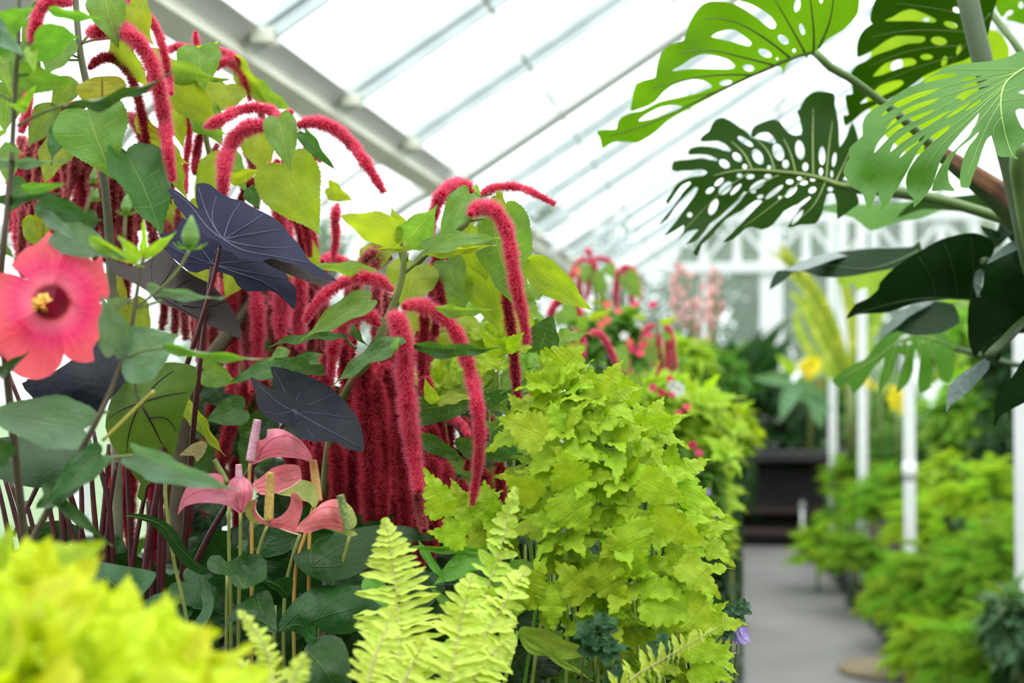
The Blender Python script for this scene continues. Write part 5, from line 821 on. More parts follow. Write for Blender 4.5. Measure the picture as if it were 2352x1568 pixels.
H3 = [(1100, 610, 48, 78, -20), (1165, 715, 30, 38, 0), (920, 650, 42, 76, -28), (1018, 742, 19, 18, 0), (740, 655, 30, 50, -45), (805, 735, 20, 20, 0), (628, 713, 52, 32, 35), (1290, 590, 40, 86, -8), (1338, 737, 27, 38, 0), (1485, 640, 28, 82, 0), (1475, 780, 17, 32, 0), (1592, 675, 19, 64, 8), (1570, 802, 13, 32, 0), (810, 515, 78, 24, 32), (760, 815, 26, 20, 0), (855, 825, 36, 21, -12), (1010, 822, 34, 22, 0), (635, 925, 74, 40, -45), (580, 872, 50, 20, -40), (500, 945, 42, 22, -35), (728, 937, 68, 19, -45), (920, 897, 84, 30, -32), (1065, 960, 98, 22, -38), (1200, 870, 32, 21, -5), (1325, 880, 34, 19, -10), (1213, 960, 66, 25, -42), (942, 1000, 30, 19, -20), (880, 957, 26, 15, 0), (1400, 942, 36, 25, -30), (1557, 935, 25, 20, 0), (1115, 1010, 18, 17, 0), (322, 1160, 24, 22, -30), (530, 1090, 34, 76, 25), (1270, 1180, 82, 22, -50), (1285, 840, 22, 14, 0), (1403, 852, 24, 12, 0)]
traced('leaf', c3([(1640, 900), (1690, 820), (1830, 700), (1800, 480), (1750, 345), (1700, 470), (1640, 565), (1634, 450), (1630, 350), (1600, 200), (1590, 95), (1500, 78), (1412, 78), (1350, 120), (1310, 180), (1290, 230), (1262, 255), (1285, 310), (1305, 400), (1300, 455), (1240, 460), (1190, 440), (1150, 390), (1110, 340), (1050, 320), (980, 340), (900, 380), (865, 420), (862, 475), (895, 478), (930, 445), (1010, 438), (1060, 480), (1082, 530), (1040, 530), (960, 500), (900, 490), (860, 480), (835, 440), (760, 390), (690, 340), (620, 305), (550, 325), (510, 380), (490, 425), (430, 470), (415, 515), (500, 515), (580, 512), (640, 545), (685, 590), (670, 605), (600, 585), (500, 560), (400, 558), (330, 575), (305, 615), (330, 635), (430, 625), (520, 648), (570, 676), (550, 685), (470, 668), (400, 662), (300, 675), (180, 690), (165, 770), (250, 775), (330, 770), (430, 762), (476, 788), (440, 815), (330, 830), (250, 860), (200, 900), (160, 970), (110, 1040), (130, 1062), (190, 985), (250, 905), (320, 870), (330, 890), (260, 960), (180, 1090), (100, 1180), (45, 1250), (130, 1190), (240, 1040), (370, 915), (395, 935), (360, 1000), (280, 1100), (200, 1220), (90, 1350), (190, 1300), (270, 1250), (265, 1310), (205, 1390), (300, 1310), (400, 1290), (285, 1420), (400, 1370), (500, 1240), (640, 1130), (740, 1030), (800, 955), (818, 975), (700, 1110), (560, 1230), (440, 1360), (350, 1490), (395, 1520), (430, 1420), (520, 1340), (640, 1200), (780, 1120), (900, 1035), (960, 1040), (900, 1100), (780, 1230), (680, 1330), (610, 1400), (700, 1380), (800, 1290), (860, 1265), (960, 1290), (1050, 1250), (1150, 1130), (1280, 1060), (1370, 1000), (1382, 1015), (1290, 1100), (1220, 1200), (1180, 1275), (1300, 1245), (1420, 1240), (1480, 1160), (1530, 980), (1590, 975), (1615, 1080), (1620, 1200), (1740, 1110), (1810, 1060), (1790, 980), (1740, 950)]),
    [[(1500+x*k3, 190+y*k3) for x, y in ell(*h)] for h in H3], 2.2, M_MD, mo, (1929, 425), gx=-.4, gy=-.7, bulge=[(1750, 400, 110, .03), (1580, 470, 50, -.03), (1880, 260, 60, -.02)], rip=.005, step=20, smooth=2, vmat=M_MV, vr=.003, label='dark leaf with many oval holes and ragged fingers',
    veins=[[(1960, 428), (1929, 425), (1900, 414), (1850, 402), (1800, 396), (1740, 391), (1690, 393), (1640, 404), 1.6], [(1868, 404), (1867, 330), (1868, 250), .6], [(1828, 399), (1815, 350), (1800, 320), .6], [(1780, 394), (1765, 350), (1735, 318), .6], [(1728, 391), (1710, 355), (1680, 325), .6], [(1898, 412), (1903, 350), (1912, 280), .6], [(1918, 420), (1935, 385), (1955, 340), .6], [(1895, 420), (1870, 470), (1840, 500), .5], [(1850, 408), (1790, 460), (1710, 520), .5], [(1790, 402), (1720, 440), (1640, 510), .5], [(1720, 398), (1660, 440), (1570, 530), .5]])
k2 = 1/3.919; c2 = lambda L: [(1920+a*k2, 100+b*k2) for a, b in L]
traced('leaf', c2([(1700, 75), (1640, 75), (1560, 115), (1440, 150), (1310, 165), (1200, 175), (1060, 195), (980, 215), (900, 265), (800, 330), (700, 380), (640, 400), (560, 450), (450, 530), (350, 580), (270, 650), (240, 730), (240, 830), (170, 890), (115, 950), (120, 1030), (90, 1080), (65, 1160), (100, 1220), (140, 1290), (200, 1320), (250, 1370), (290, 1512), (330, 1430), (378, 1330), (385, 1380), (410, 1440), (395, 1510), (470, 1435), (560, 1290), (640, 1150), (720, 1000), (780, 905), (880, 815), (1025, 735), (985, 800), (880, 880), (800, 960), (720, 1040), (650, 1150), (630, 1250), (650, 1350), (700, 1400), (700, 1475), (780, 1400), (860, 1290), (900, 1180), (940, 1060), (1020, 930), (1120, 810), (1220, 700), (1290, 625), (1270, 700), (1200, 830), (1130, 900), (1050, 980), (980, 1050), (920, 1150), (880, 1240), (865, 1325), (950, 1318), (1070, 1325), (1020, 1250), (1010, 1150), (1040, 1050), (1100, 950), (1200, 870), (1288, 793), (1260, 850), (1200, 920), (1160, 1000), (1130, 1100), (1115, 1200), (1125, 1290), (1200, 1295), (1230, 1200), (1280, 1080), (1320, 950), (1360, 860), (1410, 825), (1425, 900), (1440, 980), (1480, 1020), (1560, 1020), (1640, 1042), (1610, 990), (1640, 930), (1700, 890), (1800, 860), (1900, 780), (1800, 720), (1690, 770), (1640, 690), (1615, 610), (1650, 585), (1700, 590), (1800, 600), (1950, 500), (1990, 300), (1900, 120), (1780, 80)]),
    [c2(h) for h in ([(790, 355), (860, 300), (950, 275), (1090, 270), (1060, 300), (940, 322)], [(405, 660), (460, 590), (540, 530), (640, 480), (780, 432), (945, 398), (860, 445), (720, 502), (600, 560), (500, 600)], [(345, 985), (380, 890), (470, 792), (600, 702), (740, 640), (890, 590), (800, 652), (700, 702), (580, 765), (470, 855)], [(448, 780), (500, 700), (590, 612), (690, 562), (800, 520), (935, 488), (860, 540), (740, 590), (620, 645), (530, 715)],
        [(490, 975), (520, 900), (600, 830), (740, 740), (900, 660), (1030, 595), (940, 670), (820, 752), (700, 822), (600, 885)], [(570, 1030), (620, 960), (720, 890), (812, 808), (780, 862), (700, 925)], [(985, 672), (1080, 600), (1225, 518), (1150, 585), (1060, 642)], [(1070, 485), (1150, 432), (1250, 405), (1405, 376), (1300, 415), (1200, 470), (1150, 510), (1120, 500)], [(1110, 335), (1200, 300), (1320, 288), (1220, 324)], [(1160, 608), (1240, 540), (1332, 493), (1250, 565)], [(1115, 402), (1250, 345), (1370, 322), (1250, 374)], [(1640, 440), (1700, 415), (1765, 430), (1700, 458)])],
    1.72, M_MS, mo, (2346, 160), gx=-.5, gy=-.75, bulge=[(2200, 260, 130, .03), (2010, 440, 60, -.04), (2110, 440, 50, -.03), (2310, 330, 50, -.02)], rip=.002, step=20, smooth=3, vmat=M_MVL, vr=.0010, label='satin green leaf combed into long strips with yellow edges',
    veins=[[(2360, 152), (2330, 172), (2310, 190), (2299, 225), (2301, 270), (2312, 320), (2326, 360), 1.6], [(2346, 160), (2250, 160), (2175, 160), .5], [(2346, 161), (2230, 183), (2120, 215), (2030, 240), .5], [(2345, 162), (2230, 200), (2120, 240), (2030, 282), .5], [(2343, 163), (2240, 205), (2130, 265), (2040, 312), (1985, 360), .5], [(2330, 173), (2250, 220), (2130, 290), (2050, 350), (1995, 415), .5], [(2315, 187), (2240, 250), (2140, 330), (2040, 430), .5], [(2305, 200), (2230, 270), (2150, 350), (2105, 445), .5], [(2300, 215), (2240, 290), (2180, 360), (2158, 420), .5], [(2298, 235), (2262, 300), (2220, 410), .5], [(2302, 212), (2350, 196), .5], [(2298, 232), (2352, 226), .5], [(2300, 270), (2282, 300), (2290, 340), .4]])
k4 = 1/4.9; c4 = lambda L: [(1920+a*k4, b*k4) for a, b in L]
traced('leaf', c4([(455, -20), (410, 80), (390, 160), (385, 240), (410, 262), (400, 270), (320, 330), (270, 400), (240, 490), (235, 590), (250, 645), (330, 612), (415, 565), (560, 460), (680, 405), (860, 405), (990, 412), (1005, 450), (960, 480), (800, 495), (620, 560), (500, 600), (420, 632), (330, 690), (240, 730), (180, 800), (165, 880), (190, 1050), (120, 1070), (105, 1120), (140, 1290), (80, 1300), (100, 1412), (190, 1360), (320, 1250), (450, 1180), (570, 1130), (800, 1000), (1000, 850), (1250, 740), (1500, 650), (1700, 420), (1770, 140), (1800, -100), (1200, -150), (600, -120)]),
    [c4(h) for h in ([(550, 232), (640, 190), (740, 130), (830, 105), (900, 115), (1050, 175), (1128, 220), (1110, 255), (1030, 250), (850, 236), (650, 238)], [(415, 860), (480, 780), (560, 712), (700, 670), (850, 655), (905, 690), (880, 730), (700, 770), (520, 842)], [(270, 1165), (400, 1050), (500, 960), (640, 910), (740, 903), (762, 940), (700, 990), (560, 1060), (400, 1132)], ell(1160, 460, 92, 48, 8), ell(1020, 640, 72, 33), ell(1293, 280, 84, 36, 18), ell(1385, 560, 28, 62, 15), ell(1220, 690, 32, 62, 18), ell(1355, 115, 42, 30, 40), ell(1558, 45, 34, 18, 40))],
    2.2, M_MD, mo, (2250, 60), gx=-.4, gy=.5, bulge=[(2080, 120, 100, .03)], step=24, smooth=3, vmat=M_MV, vr=.002, veins=[[(2275, 30), (2230, 90), (2180, 150), .9], [(2240, 75), (2100, 70), (2000, 85), .5], [(2215, 105), (2100, 115), (2000, 150), .5], [(2190, 130), (2080, 165), (1980, 215), .5], [(2262, 45), (2150, 20), (2060, 8), .5]], label='dark leaf with wide ribbons above the satin one')
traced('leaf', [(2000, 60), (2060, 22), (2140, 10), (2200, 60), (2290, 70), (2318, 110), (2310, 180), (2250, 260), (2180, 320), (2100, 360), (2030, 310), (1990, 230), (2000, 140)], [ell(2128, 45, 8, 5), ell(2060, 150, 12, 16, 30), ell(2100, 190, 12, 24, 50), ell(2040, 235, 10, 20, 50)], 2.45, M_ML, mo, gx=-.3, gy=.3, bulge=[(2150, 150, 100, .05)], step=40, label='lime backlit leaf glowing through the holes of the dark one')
traced('leaf', [(2290, -20), (2285, 10), (2300, 40), (2330, 50), (2380, 60), (2420, 20), (2400, -60), (2330, -60)], [ell(2318, 30, 10, 5, -30), ell(2345, 12, 6, 8), ell(2308, 40, 5, 4)], 2.3, M_MB, mo, gy=.5, step=30)
traced('leaf', [(1880, 480), (1930, 465), (1990, 470), (2100, 462), (2200, 450), (2190, 470), (2120, 500), (2060, 510), (2000, 530), (1960, 500)], [], 2.5, M_MS, mo, gy=-1., step=30)
traced('leaf', [(2060, 500), (2100, 462), (2200, 450), (2300, 440), (2400, 430), (2400, 470), (2300, 480), (2200, 485), (2120, 480)], [], 2.4, M_MD, mo, gy=-.6, step=30)
traced('leaf', [(1912, 872), (1945, 845), (1985, 825), (2005, 800), (2030, 770), (2070, 747), (2120, 742), (2165, 755), (2185, 800), (2192, 850), (2180, 877), (2160, 872), (2150, 830), (2137, 802), (2141, 850), (2137, 890), (2113, 903), (2108, 870), (2112, 822), (2101, 802), (2098, 850), (2085, 880), (2058, 903), (2068, 860), (2078, 820), (2062, 812), (2052, 850), (2035, 880), (2018, 908), (2020, 870), (2033, 822), (2002, 850), (1985, 880), (1960, 905), (1950, 880), (1925, 890)],
    [ell(2075, 775, 14, 5, -20), ell(2098, 762, 12, 4, -20), ell(2120, 785, 5, 4), ell(2065, 790, 10, 4), ell(2140, 775, 7, 4), ell(2150, 795, 5, 3), ell(2088, 788, 6, 3)], 2.7, M_M5, mo, (2150, 780), gy=-.9, gx=.3, step=22, bulge=[(2100, 790, 70, .05)], vmat=M_MV, vr=.0016, veins=[[(2200, 800), (2150, 780), (2090, 772), (2000, 830), (1930, 868), 1.2], [(2130, 780), (2160, 865), .5], [(2110, 778), (2120, 890), .5], [(2090, 778), (2070, 890), .5], [(2060, 785), (2025, 895), .5]], label='small hanging leaf with finger lobes')
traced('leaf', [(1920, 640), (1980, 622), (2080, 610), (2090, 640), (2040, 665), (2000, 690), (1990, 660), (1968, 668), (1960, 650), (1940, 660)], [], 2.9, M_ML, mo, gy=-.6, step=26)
GS = paint('monstera_stalk', (.09, .16, .035), .4, (.12, .20, .05), 12); GSD = paint('monstera_stem', (.028, .060, .012), .5, (.04, .075, .016), 12); BR = paint('dry_sheath', (.26, .11, .05), .7, (.10, .045, .025), 30)
tube('leaf_stalk', [(1868, 118, 2.0), (1885, 132, 1.99), (1905, 152, 1.99), (1950, 178, 2.0), (2010, 222, 2.02), (2060, 260, 2.03), (2150, 340, 2.06), (2300, 430, 2.1), (2400, 500, 2.1), (2480, 640, 2.1)], [.0055, .006, .009, .011], GS, mo, px=True, sides=10)
tube('leaf_stalk', [(2170, -330, 2.05), (2212, -60, 2.0), (2232, 40, 1.98), (2262, 160, 1.96), (2330, 420, 1.95), (2380, 640, 1.95), (2500, 860, 2.05), (2620, 1030, 2.1)], [.016, .014, .015], GSD, mo, px=True, sides=12)
tube('leaf_stalk', [(2272, 25, 2.2), (2300, 60, 2.18), (2345, 120, 2.15), (2420, 240, 2.15), (2500, 480, 2.12), (2490, 680, 2.1)], .006, GS, mo, px=True, sides=8)
tube('main_stem', [(2130, 330, 2.06), (2200, 380, 2.05), (2280, 440, 2.04), (2360, 510, 2.03), (2500, 640, 2.05)], [.009, .017, .024, .028], GSD, mo, px=True, sides=12)
for o_ in (0, 8, 16): tube('dry_sheath', [(2175, 345+o_, 2.02), (2230, 385+o_, 2.01), (2290, 425+o_, 2.0), (2345, 470+o_, 1.99), (2400, 520+o_, 2.0)], [.003, .008, .009, .006], BR, mo, px=True, sides=6)
tube('leaf_stalk', [(2350, 330, 1.85), (2340, 380, 1.86), (2348, 440, 1.88), (2370, 560, 1.9), (2460, 800, 2.0), (2620, 1030, 2.1)], .012, GS, mo, px=True, sides=10)
tube('leaf_stalk', [(1925, 424, 2.2), (1960, 430, 2.2), (2050, 440, 2.2), (2200, 470, 2.2), (2420, 560, 2.16), (2490, 690, 2.1)], [.010, .007], GS, mo, px=True, sides=10)
e1 = P(2480, 700, 2.1); tube('main_stem', [P(2420, 520, 2.05), e1, Vector((1.1, 2.3, .8)), BM+Vector((0, 0, -.05))], [.026, .03, .035], GSD, mo, sides=12)
tube('leaf_stalk', [P(2195, 800, 2.7), P(2300, 830, 2.65), P(2500, 900, 2.5), Vector((1.12, 2.36, .6))], .006, GSD, mo, sides=6)
# philodendron
BP = Vector((1.22, 2.75, .12)); ph = root('philodendron_plant', 'philodendron with very dark drooping blades below the monstera', 'plant', BP)
traced('leaf', [(1768, 665), (1771, 647), (1784, 622), (1805, 619), (1842, 600), (1888, 586), (1949, 576), (2010, 570), (2071, 569), (2093, 567), (2113, 555), (2112, 582), (2056, 615), (2010, 624), (1964, 633), (1921, 637), (1882, 635), (1842, 622), (1823, 625), (1796, 647)], [], 2.4, M_PD, ph, gx=-.3, gy=-.9, bulge=[(1950, 610, 90, .02)], vmat=M_PV, vr=.002, veins=[[(2110, 576), (2000, 618), (1880, 610), (1800, 632), 1.]], label='longest dark blade pointing left with a sheen painted along its upper edge')
traced('painted_sheen', [(1805, 620), (1842, 599), (1888, 584), (1949, 573), (2010, 567), (2071, 566), (2098, 566), (2050, 574), (1980, 582), (1920, 594), (1860, 616), (1835, 622)], [], 2.385, M_PG, ph, gy=-2.2)  # strip coloured as light reflecting off the blade's upper edge
traced('leaf', [(1943, 731), (1964, 699), (1995, 684), (2016, 665), (2022, 647), (2056, 613), (2111, 577), (2163, 549), (2209, 537), (2240, 535), (2270, 546), (2284, 561), (2280, 586), (2264, 610), (2255, 641), (2249, 684), (2209, 685), (2148, 690), (2102, 696), (2041, 717), (1995, 720), (1970, 722)], [], 2.2, M_PD, ph, gx=-.3, gy=.5, bulge=[(2150, 630, 100, .04)], vmat=M_PV, vr=.002, veins=[[(2260, 690), (2160, 684), (2080, 690), (1960, 722), 1.1], [(2200, 684), (2190, 620), (2170, 560), .4], [(2230, 684), (2235, 620), (2230, 545), .4], [(2150, 686), (2140, 640), (2110, 590), .4]], label='broad near-black blade over the far posts')
traced('leaf', [(2400, 500), (2352, 543), (2316, 561), (2276, 592), (2262, 615), (2258, 650), (2252, 690), (2300, 700), (2420, 700), (2440, 600)], [], 2.05, M_PD, ph, gx=-.4, gy=.3, bulge=[(2340, 620, 60, .03)])
traced('painted_sheen', [(2352, 541), (2316, 558), (2276, 592), (2268, 606), (2300, 590), (2352, 566), (2400, 540), (2400, 515)], [], 2.02, M_PG, ph, gy=-1.6); traced('painted_sheen', [(2240, 625), (2264, 610), (2256, 642), (2247, 686), (2236, 655)], [], 2.15, M_PG, ph, gx=1)
traced('leaf', [(2227, 690), (2260, 680), (2400, 670), (2420, 740), (2352, 765), (2301, 766), (2264, 787), (2240, 820), (2227, 791), (2222, 745)], [], 2.1, M_PD, ph, gy=.4, bulge=[(2300, 720, 60, .02)])
traced('leaf', [(2025, 775), (2030, 752), (2060, 720), (2100, 697), (2142, 692), (2190, 698), (2204, 740), (2160, 765), (2100, 770), (2060, 760)], [], 2.35, M_PD, ph, gy=-.8, label='dark blade hanging under the near-black one'); traced('painted_sheen', [(2025, 775), (2030, 752), (2060, 720), (2100, 696), (2144, 691), (2130, 703), (2090, 725), (2055, 755)], [], 2.32, M_PG, ph, gy=-1.5)
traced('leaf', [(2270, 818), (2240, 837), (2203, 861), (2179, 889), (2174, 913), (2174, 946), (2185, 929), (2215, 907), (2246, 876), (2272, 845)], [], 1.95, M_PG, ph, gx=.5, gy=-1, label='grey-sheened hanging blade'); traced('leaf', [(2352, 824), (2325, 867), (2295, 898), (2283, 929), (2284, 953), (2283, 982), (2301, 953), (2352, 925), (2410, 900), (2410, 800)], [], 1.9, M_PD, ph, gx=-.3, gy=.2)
for b in [(2350, 480, 2280, 560, 60), (2300, 560, 2260, 520, 40), (2352, 560, 2300, 500, 50), (2330, 600, 2380, 500, 60), (2290, 830, 2250, 760, 60)]: lpx(lmesh('ovate', M_PD, 1, n=18, cols=2), (b[0], b[1], 2.3), (b[2], b[3], 2.28), b[4], 20, ph)
for q in ([(2112, 578, 2.4), (2200, 640, 2.35), (2400, 760, 2.4)], [(2250, 688, 2.2), (2330, 710, 2.2), (2480, 760, 2.3)], [(2270, 820, 1.95), (2300, 790, 1.97), (2450, 740, 2.2)], [(2260, 600, 2.1), (2380, 640, 2.2), (2500, 720, 2.3)]): tube('leaf_stalk', [P(*v) for v in q]+[Vector((1.2, 2.7, .9))], .007, GSD, ph, sides=8)
tube('main_stem', [Vector((1.2, 2.7, 1.6)), Vector((1.2, 2.7, .9)), BP-Vector((0, 0, .05))], [.025, .035], GSD, ph, sides=10)

lpx(lmesh('cordate', M_MS, 3, n=30, cols=4, fold=.12, droop=.3, ripple=.03), (2170, -330, 2.05), (1950, -640, 1.9), 330, 20, mo)
# ================= planting further back =================
def foliage_g(n, rad, size, kind='ovate', shell=.55, flat=.0, wr=.7, seed=0, droop=.5):
    """many small bent leaves over an ellipsoid, one geometry"""
    r = np.random.default_rng(seed); V0, Q0, _, U0 = leaf_g(EDGE[kind], n=5, cols=1, fold=.2, droop=.25, ripple=0); m = len(V0)
    u = r.normal(0, 1, (n, 3)); u /= np.linalg.norm(u, axis=1)[:, None]; u[:, 2] = np.where(u[:, 2] < -.35, -u[:, 2], u[:, 2]); c = u*(shell+(1-shell)*r.random((n, 1))**.5)*np.asarray(rad)
    lump = 1+.16*np.sin(u[:, :1]*7+seed)*np.sin(u[:, 2:]*6+u[:, 1:2]*5); c *= lump
    Y = u*[1, 1, .4]+r.normal(0, .5, (n, 3))-[0, 0, droop]; Y /= np.linalg.norm(Y, axis=1)[:, None]; Z = u+[0, 0, .6]+r.normal(0, .3, (n, 3)); Z -= Y*(Z*Y).sum(1)[:, None]; Z /= np.linalg.norm(Z, axis=1)[:, None]; X = np.cross(Y, Z)
    s = size*r.uniform(.65, 1.25, n); V = c[:, None]+(V0[None, :, :1]*X[:, None]*wr+V0[None, :, 1:2]*Y[:, None]+V0[None, :, 2:]*Z[:, None])*s[:, None, None]
    Q = (Q0[None]+(np.arange(n)*m)[:, None, None]).reshape(-1, 4); return V.reshape(-1, 3), Q, np.zeros((0, 3), int), np.tile(U0, (n, 1))
_fm = {}
def fol(key, mat, n, rad, size, **kw):
    k = (key, mat.name)
    if k not in _fm: V, Q, T, U = foliage_g(n, rad, size, seed=len(_fm), **kw); _fm[k] = mesh('foliage', V, [Q, T], mat, U)
    return _fm[k]
def T3(v, s=1, rz=0): return Matrix.Translation(Vector(v)) @ Matrix.Rotation(rz, 4, 'Z') @ (Matrix.Diagonal((s, s, s, 1)) if not hasattr(s, '__len__') else Matrix.Diagonal((*s, 1)))
def bm_(nm, c, vein=None, **k): return leafmat(nm, c, vein, None, 5, tr=k.get('tr', .4), var=k.get('var', .15), rough=.5, trc=k.get('trc', (1.5, 1.4, .5)), spec=.2)
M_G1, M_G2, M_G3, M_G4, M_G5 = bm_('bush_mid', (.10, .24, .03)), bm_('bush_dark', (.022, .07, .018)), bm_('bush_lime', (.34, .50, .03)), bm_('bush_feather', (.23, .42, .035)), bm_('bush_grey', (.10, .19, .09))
M_TR1, M_TR2, M_TR3 = bm_('tree_green', (.045, .11, .03)), bm_('tree_blue', (.04, .09, .05)), bm_('tree_yellow', (.12, .20, .05))
# outdoor trees seen through the far glass
for k, (x, y, h, r_, mt, lb) in enumerate([(-3.5, 22, 4.2, 2.2, M_TR2, 'misty blue-green tree outside, behind the left end of the far glass'), (.2, 23, 4.0, 2.0, M_TR1, 'broad grey-green tree outside behind the pink blossoms'), (2.6, 25, 4.8, 2.2, M_TR2, 'misty tree outside behind the thick white pillar'), (4.9, 22.5, 4.4, 2.0, M_TR3, 'yellow-green tree outside behind the yellow-green cane leaves'), (7.2, 24, 5.6, 2.2, M_TR1, 'tall tree outside behind the truss'), (10, 23, 6.4, 2.6, M_TR3, 'bright tree outside at the right end of the far glass'), (-7.5, 24, 4.2, 2.6, M_TR1, 'dark tree outside beyond the glass side wall'), (1.6, 19.6, 1.7, 1.0, M_TR3, 'low round shrub outside just behind the far glass')]):
    t = root('tree', lb, 'tree', (x, y, -.2)); tube('trunk', [(x, y, -.25), (x+.1, y, h*.5), (x, y, h*.8)], [.16, .12, .05], M_TWIG, t); put('foliage', fol('t%d' % (k % 2), mt, 2600, (1, .8, 1), .13, kind='ovate'), t, T3((x, y, h*.55), (r_, r_, h*.47), k), kind='stuff')
# added unseen wall and shrubs behind the viewer, keeping sky glare off leaves
wbk = solid('wall_back_added', box_g((2.8, -2.1, 1.7), (10, .14, 3.5)), paint('added_back_wall', (.20, .24, .18), .8), kind='structure')
for k, x in enumerate((-.6, .9, 2.4, 4.2, 6)): t = root('added_rear_shrub', ['added unseen dark shrub behind the viewpoint by the glass side', 'added unseen dark shrub straight behind the viewpoint', 'added unseen dark shrub behind the viewpoint near the monstera', 'added unseen dark shrub further right behind the viewpoint', 'added unseen dark shrub in the rear right corner'][k], 'shrub', (x, -1.1, 0)); tube('stem', [(x, -1.1, 0), (x, -1.45, 1.2)], .03, M_TWIG, t); put('foliage', fol('rear', M_TR1, 1500, (.75, .5, 1.2), .12), t, T3((x, -1.05, 1.4), .8, k), kind='stuff')
def bush(name, lab, px, py, d, w_, h_, mat, n=80, s=40, kind='ovate', zoff=0, cat='plant', group=None, flat=.8, und=None):
    """a leafy clump whose single leaves show: each leaf is a part; dense inner leaves are one part"""
    c = P(px, py, d); k = d/F; c = Vector((c.x, c.y, c.z)); g = Vector((c.x, c.y, soil(c.x, c.y)-.01)); p = root(name, lab, cat, g, group); rx, rz_ = w_*k, h_*k
    tube('stem', [g, g.lerp(c, .6)+Vector((.02, 0, 0)), c], [.006, .005, .004], M_STEM, p)
    if n: put('foliage', fol('in%s%d' % (kind, round(s*k/rx*8)), und or mat, 500, (.82, .82, .82), 1.0*s*k/rx, kind=kind), p, T3(c, (rx, rx*.8, rz_)), kind='stuff')
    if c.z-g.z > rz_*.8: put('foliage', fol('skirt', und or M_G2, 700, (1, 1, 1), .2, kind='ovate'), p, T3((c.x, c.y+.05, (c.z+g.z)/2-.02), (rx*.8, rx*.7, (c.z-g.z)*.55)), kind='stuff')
    for i in range(n):
        u = Vector((random.gauss(0, 1), random.gauss(0, 1)-.6, random.gauss(.25, 1))).normalized(); b = c+Vector((u.x*rx, u.y*rx*.8, u.z*rz_)); dr = (Vector((u.x, u.y, u.z*.5-.35))+Vector((random.gauss(0, .4), random.gauss(0, .4), random.gauss(0, .3)))).normalized(); L = s*k*random.uniform(.7, 1.3)
        put('leaf', lmesh(kind, mat, random.randrange(4), n=12, cols=2, fold=.2, droop=.25, ripple=.04), p, lmat(b, b+dr*L, L*.75, random.uniform(-.4, .4), u+Vector((0, 0, .7))))
    return p
_bl = {}
def blossom(mat):
    """one small five-petalled flower, its petals joined"""
    if mat.name not in _bl:
        V0, Q0, _, U0 = leaf_g(EDGE['round'], n=8, cols=1, fold=.1, droop=.25, ripple=.05); gs = []
        for k in range(5):
            a = k*1.2566; s, c = math.sin(a), math.cos(a); V = V0*[.85, 1, 1]; z = V[:, 2]+V0[:, 1]*.45+.02*(k % 2); gs.append((np.stack([V[:, 0]*c-V[:, 1]*s, V[:, 0]*s+V[:, 1]*c, z], 1), Q0, np.zeros((0, 3), int), U0))
        V, Q, T, U = join_g(gs); _bl[mat.name] = mesh('blossom', V, [Q], mat, U)
    return _bl[mat.name]
def blooms(p, lst, d, r, mat, name='flower'):
    for x, y in lst:
        c = P(x, y, d+random.uniform(-.1, .1)); z = (VW+Vector((random.gauss(0, .4), 0, random.gauss(.2, .4)))).normalized(); X = z.orthogonal().normalized(); M = Matrix((X, z.cross(X), z)).transposed().to_4x4() @ Matrix.Rotation(random.uniform(0, 6), 4, 'Z') @ Matrix.Scale(r*d/F, 4); M.translation = c; put(name, blossom(mat), p, M)
M_PK = leafmat('pink_bloom', (.93, .48, .50), None, None, 0, tr=.4, trc=(1, .9, .9), var=.08); M_RD = leafmat('coral_bloom', (.92, .20, .16), None, None, 0, tr=.4, trc=(1, .9, .9), var=.08); M_WH = leafmat('white_bloom', (.8, .78, .72), None, None, 0, tr=.4, trc=(1, 1, 1), var=.05); M_YE = leafmat('yellow_bloom', (.95, .80, .03), None, None, 0, tr=.4, trc=(1, .9, .4), var=.05)
M_HP = leafmat('hot_pink_bloom', (.90, .06, .18), None, None, 0, tr=.4, trc=(1, .9, .9), var=.08)
# chenille plants in the middle distance
def midch(lab, D, stem, tl, lv, base):
    p = root('chenille_plant', lab, 'plant', gpx(stem[-1][0], 1000, D), 'chenille plants further along the bed'); tube('stem', [P(x, y, D) for x, y in stem[:2]]+[WM[p].translation], [.004, .007], M_STEM, p); tassels(p, D, tl, .25); leaves(p, D-.05, lv); return p
midch('chenille plant whose crown of thin tassels meets the far roof line', 4.2, [(1362, 596), (1370, 760), (1390, 1000)], [('r', 6, 0, [(1360, 600), (1330, 600), (1310, 640), (1300, 700)]), ('r', 6, 0, [(1362, 598), (1352, 650), (1348, 700)]), ('r', 7, 0, [(1360, 590), (1372, 640), (1385, 700), (1380, 690)]), ('r', 6, .1, [(1365, 594), (1395, 598), (1412, 620), (1420, 690)]), ('r', 7, 0, [(1425, 615), (1415, 660), (1418, 720)]), ('r', 7, 0, [(1428, 612), (1446, 640), (1452, 720)]), ('r', 6, 0, [(1430, 610), (1455, 620), (1468, 660), (1470, 690)]), ('r', 6, 0, [(1358, 592), (1352, 575), (1346, 580)]), ('r', 7, 0, [(1340, 610), (1330, 660), (1338, 700)])],
      [(1370, 620, 1385, 690, 50, 'g', 10), (1340, 610, 1345, 650, 36, 'g'), (1440, 630, 1470, 690, 46, 'g', 10), (1395, 610, 1410, 640, 30, 'g', 0), (1400, 700, 1350, 690, 20, 'l', 20), (1420, 720, 1470, 700, 24, 'l', 20)], (1380, 900))
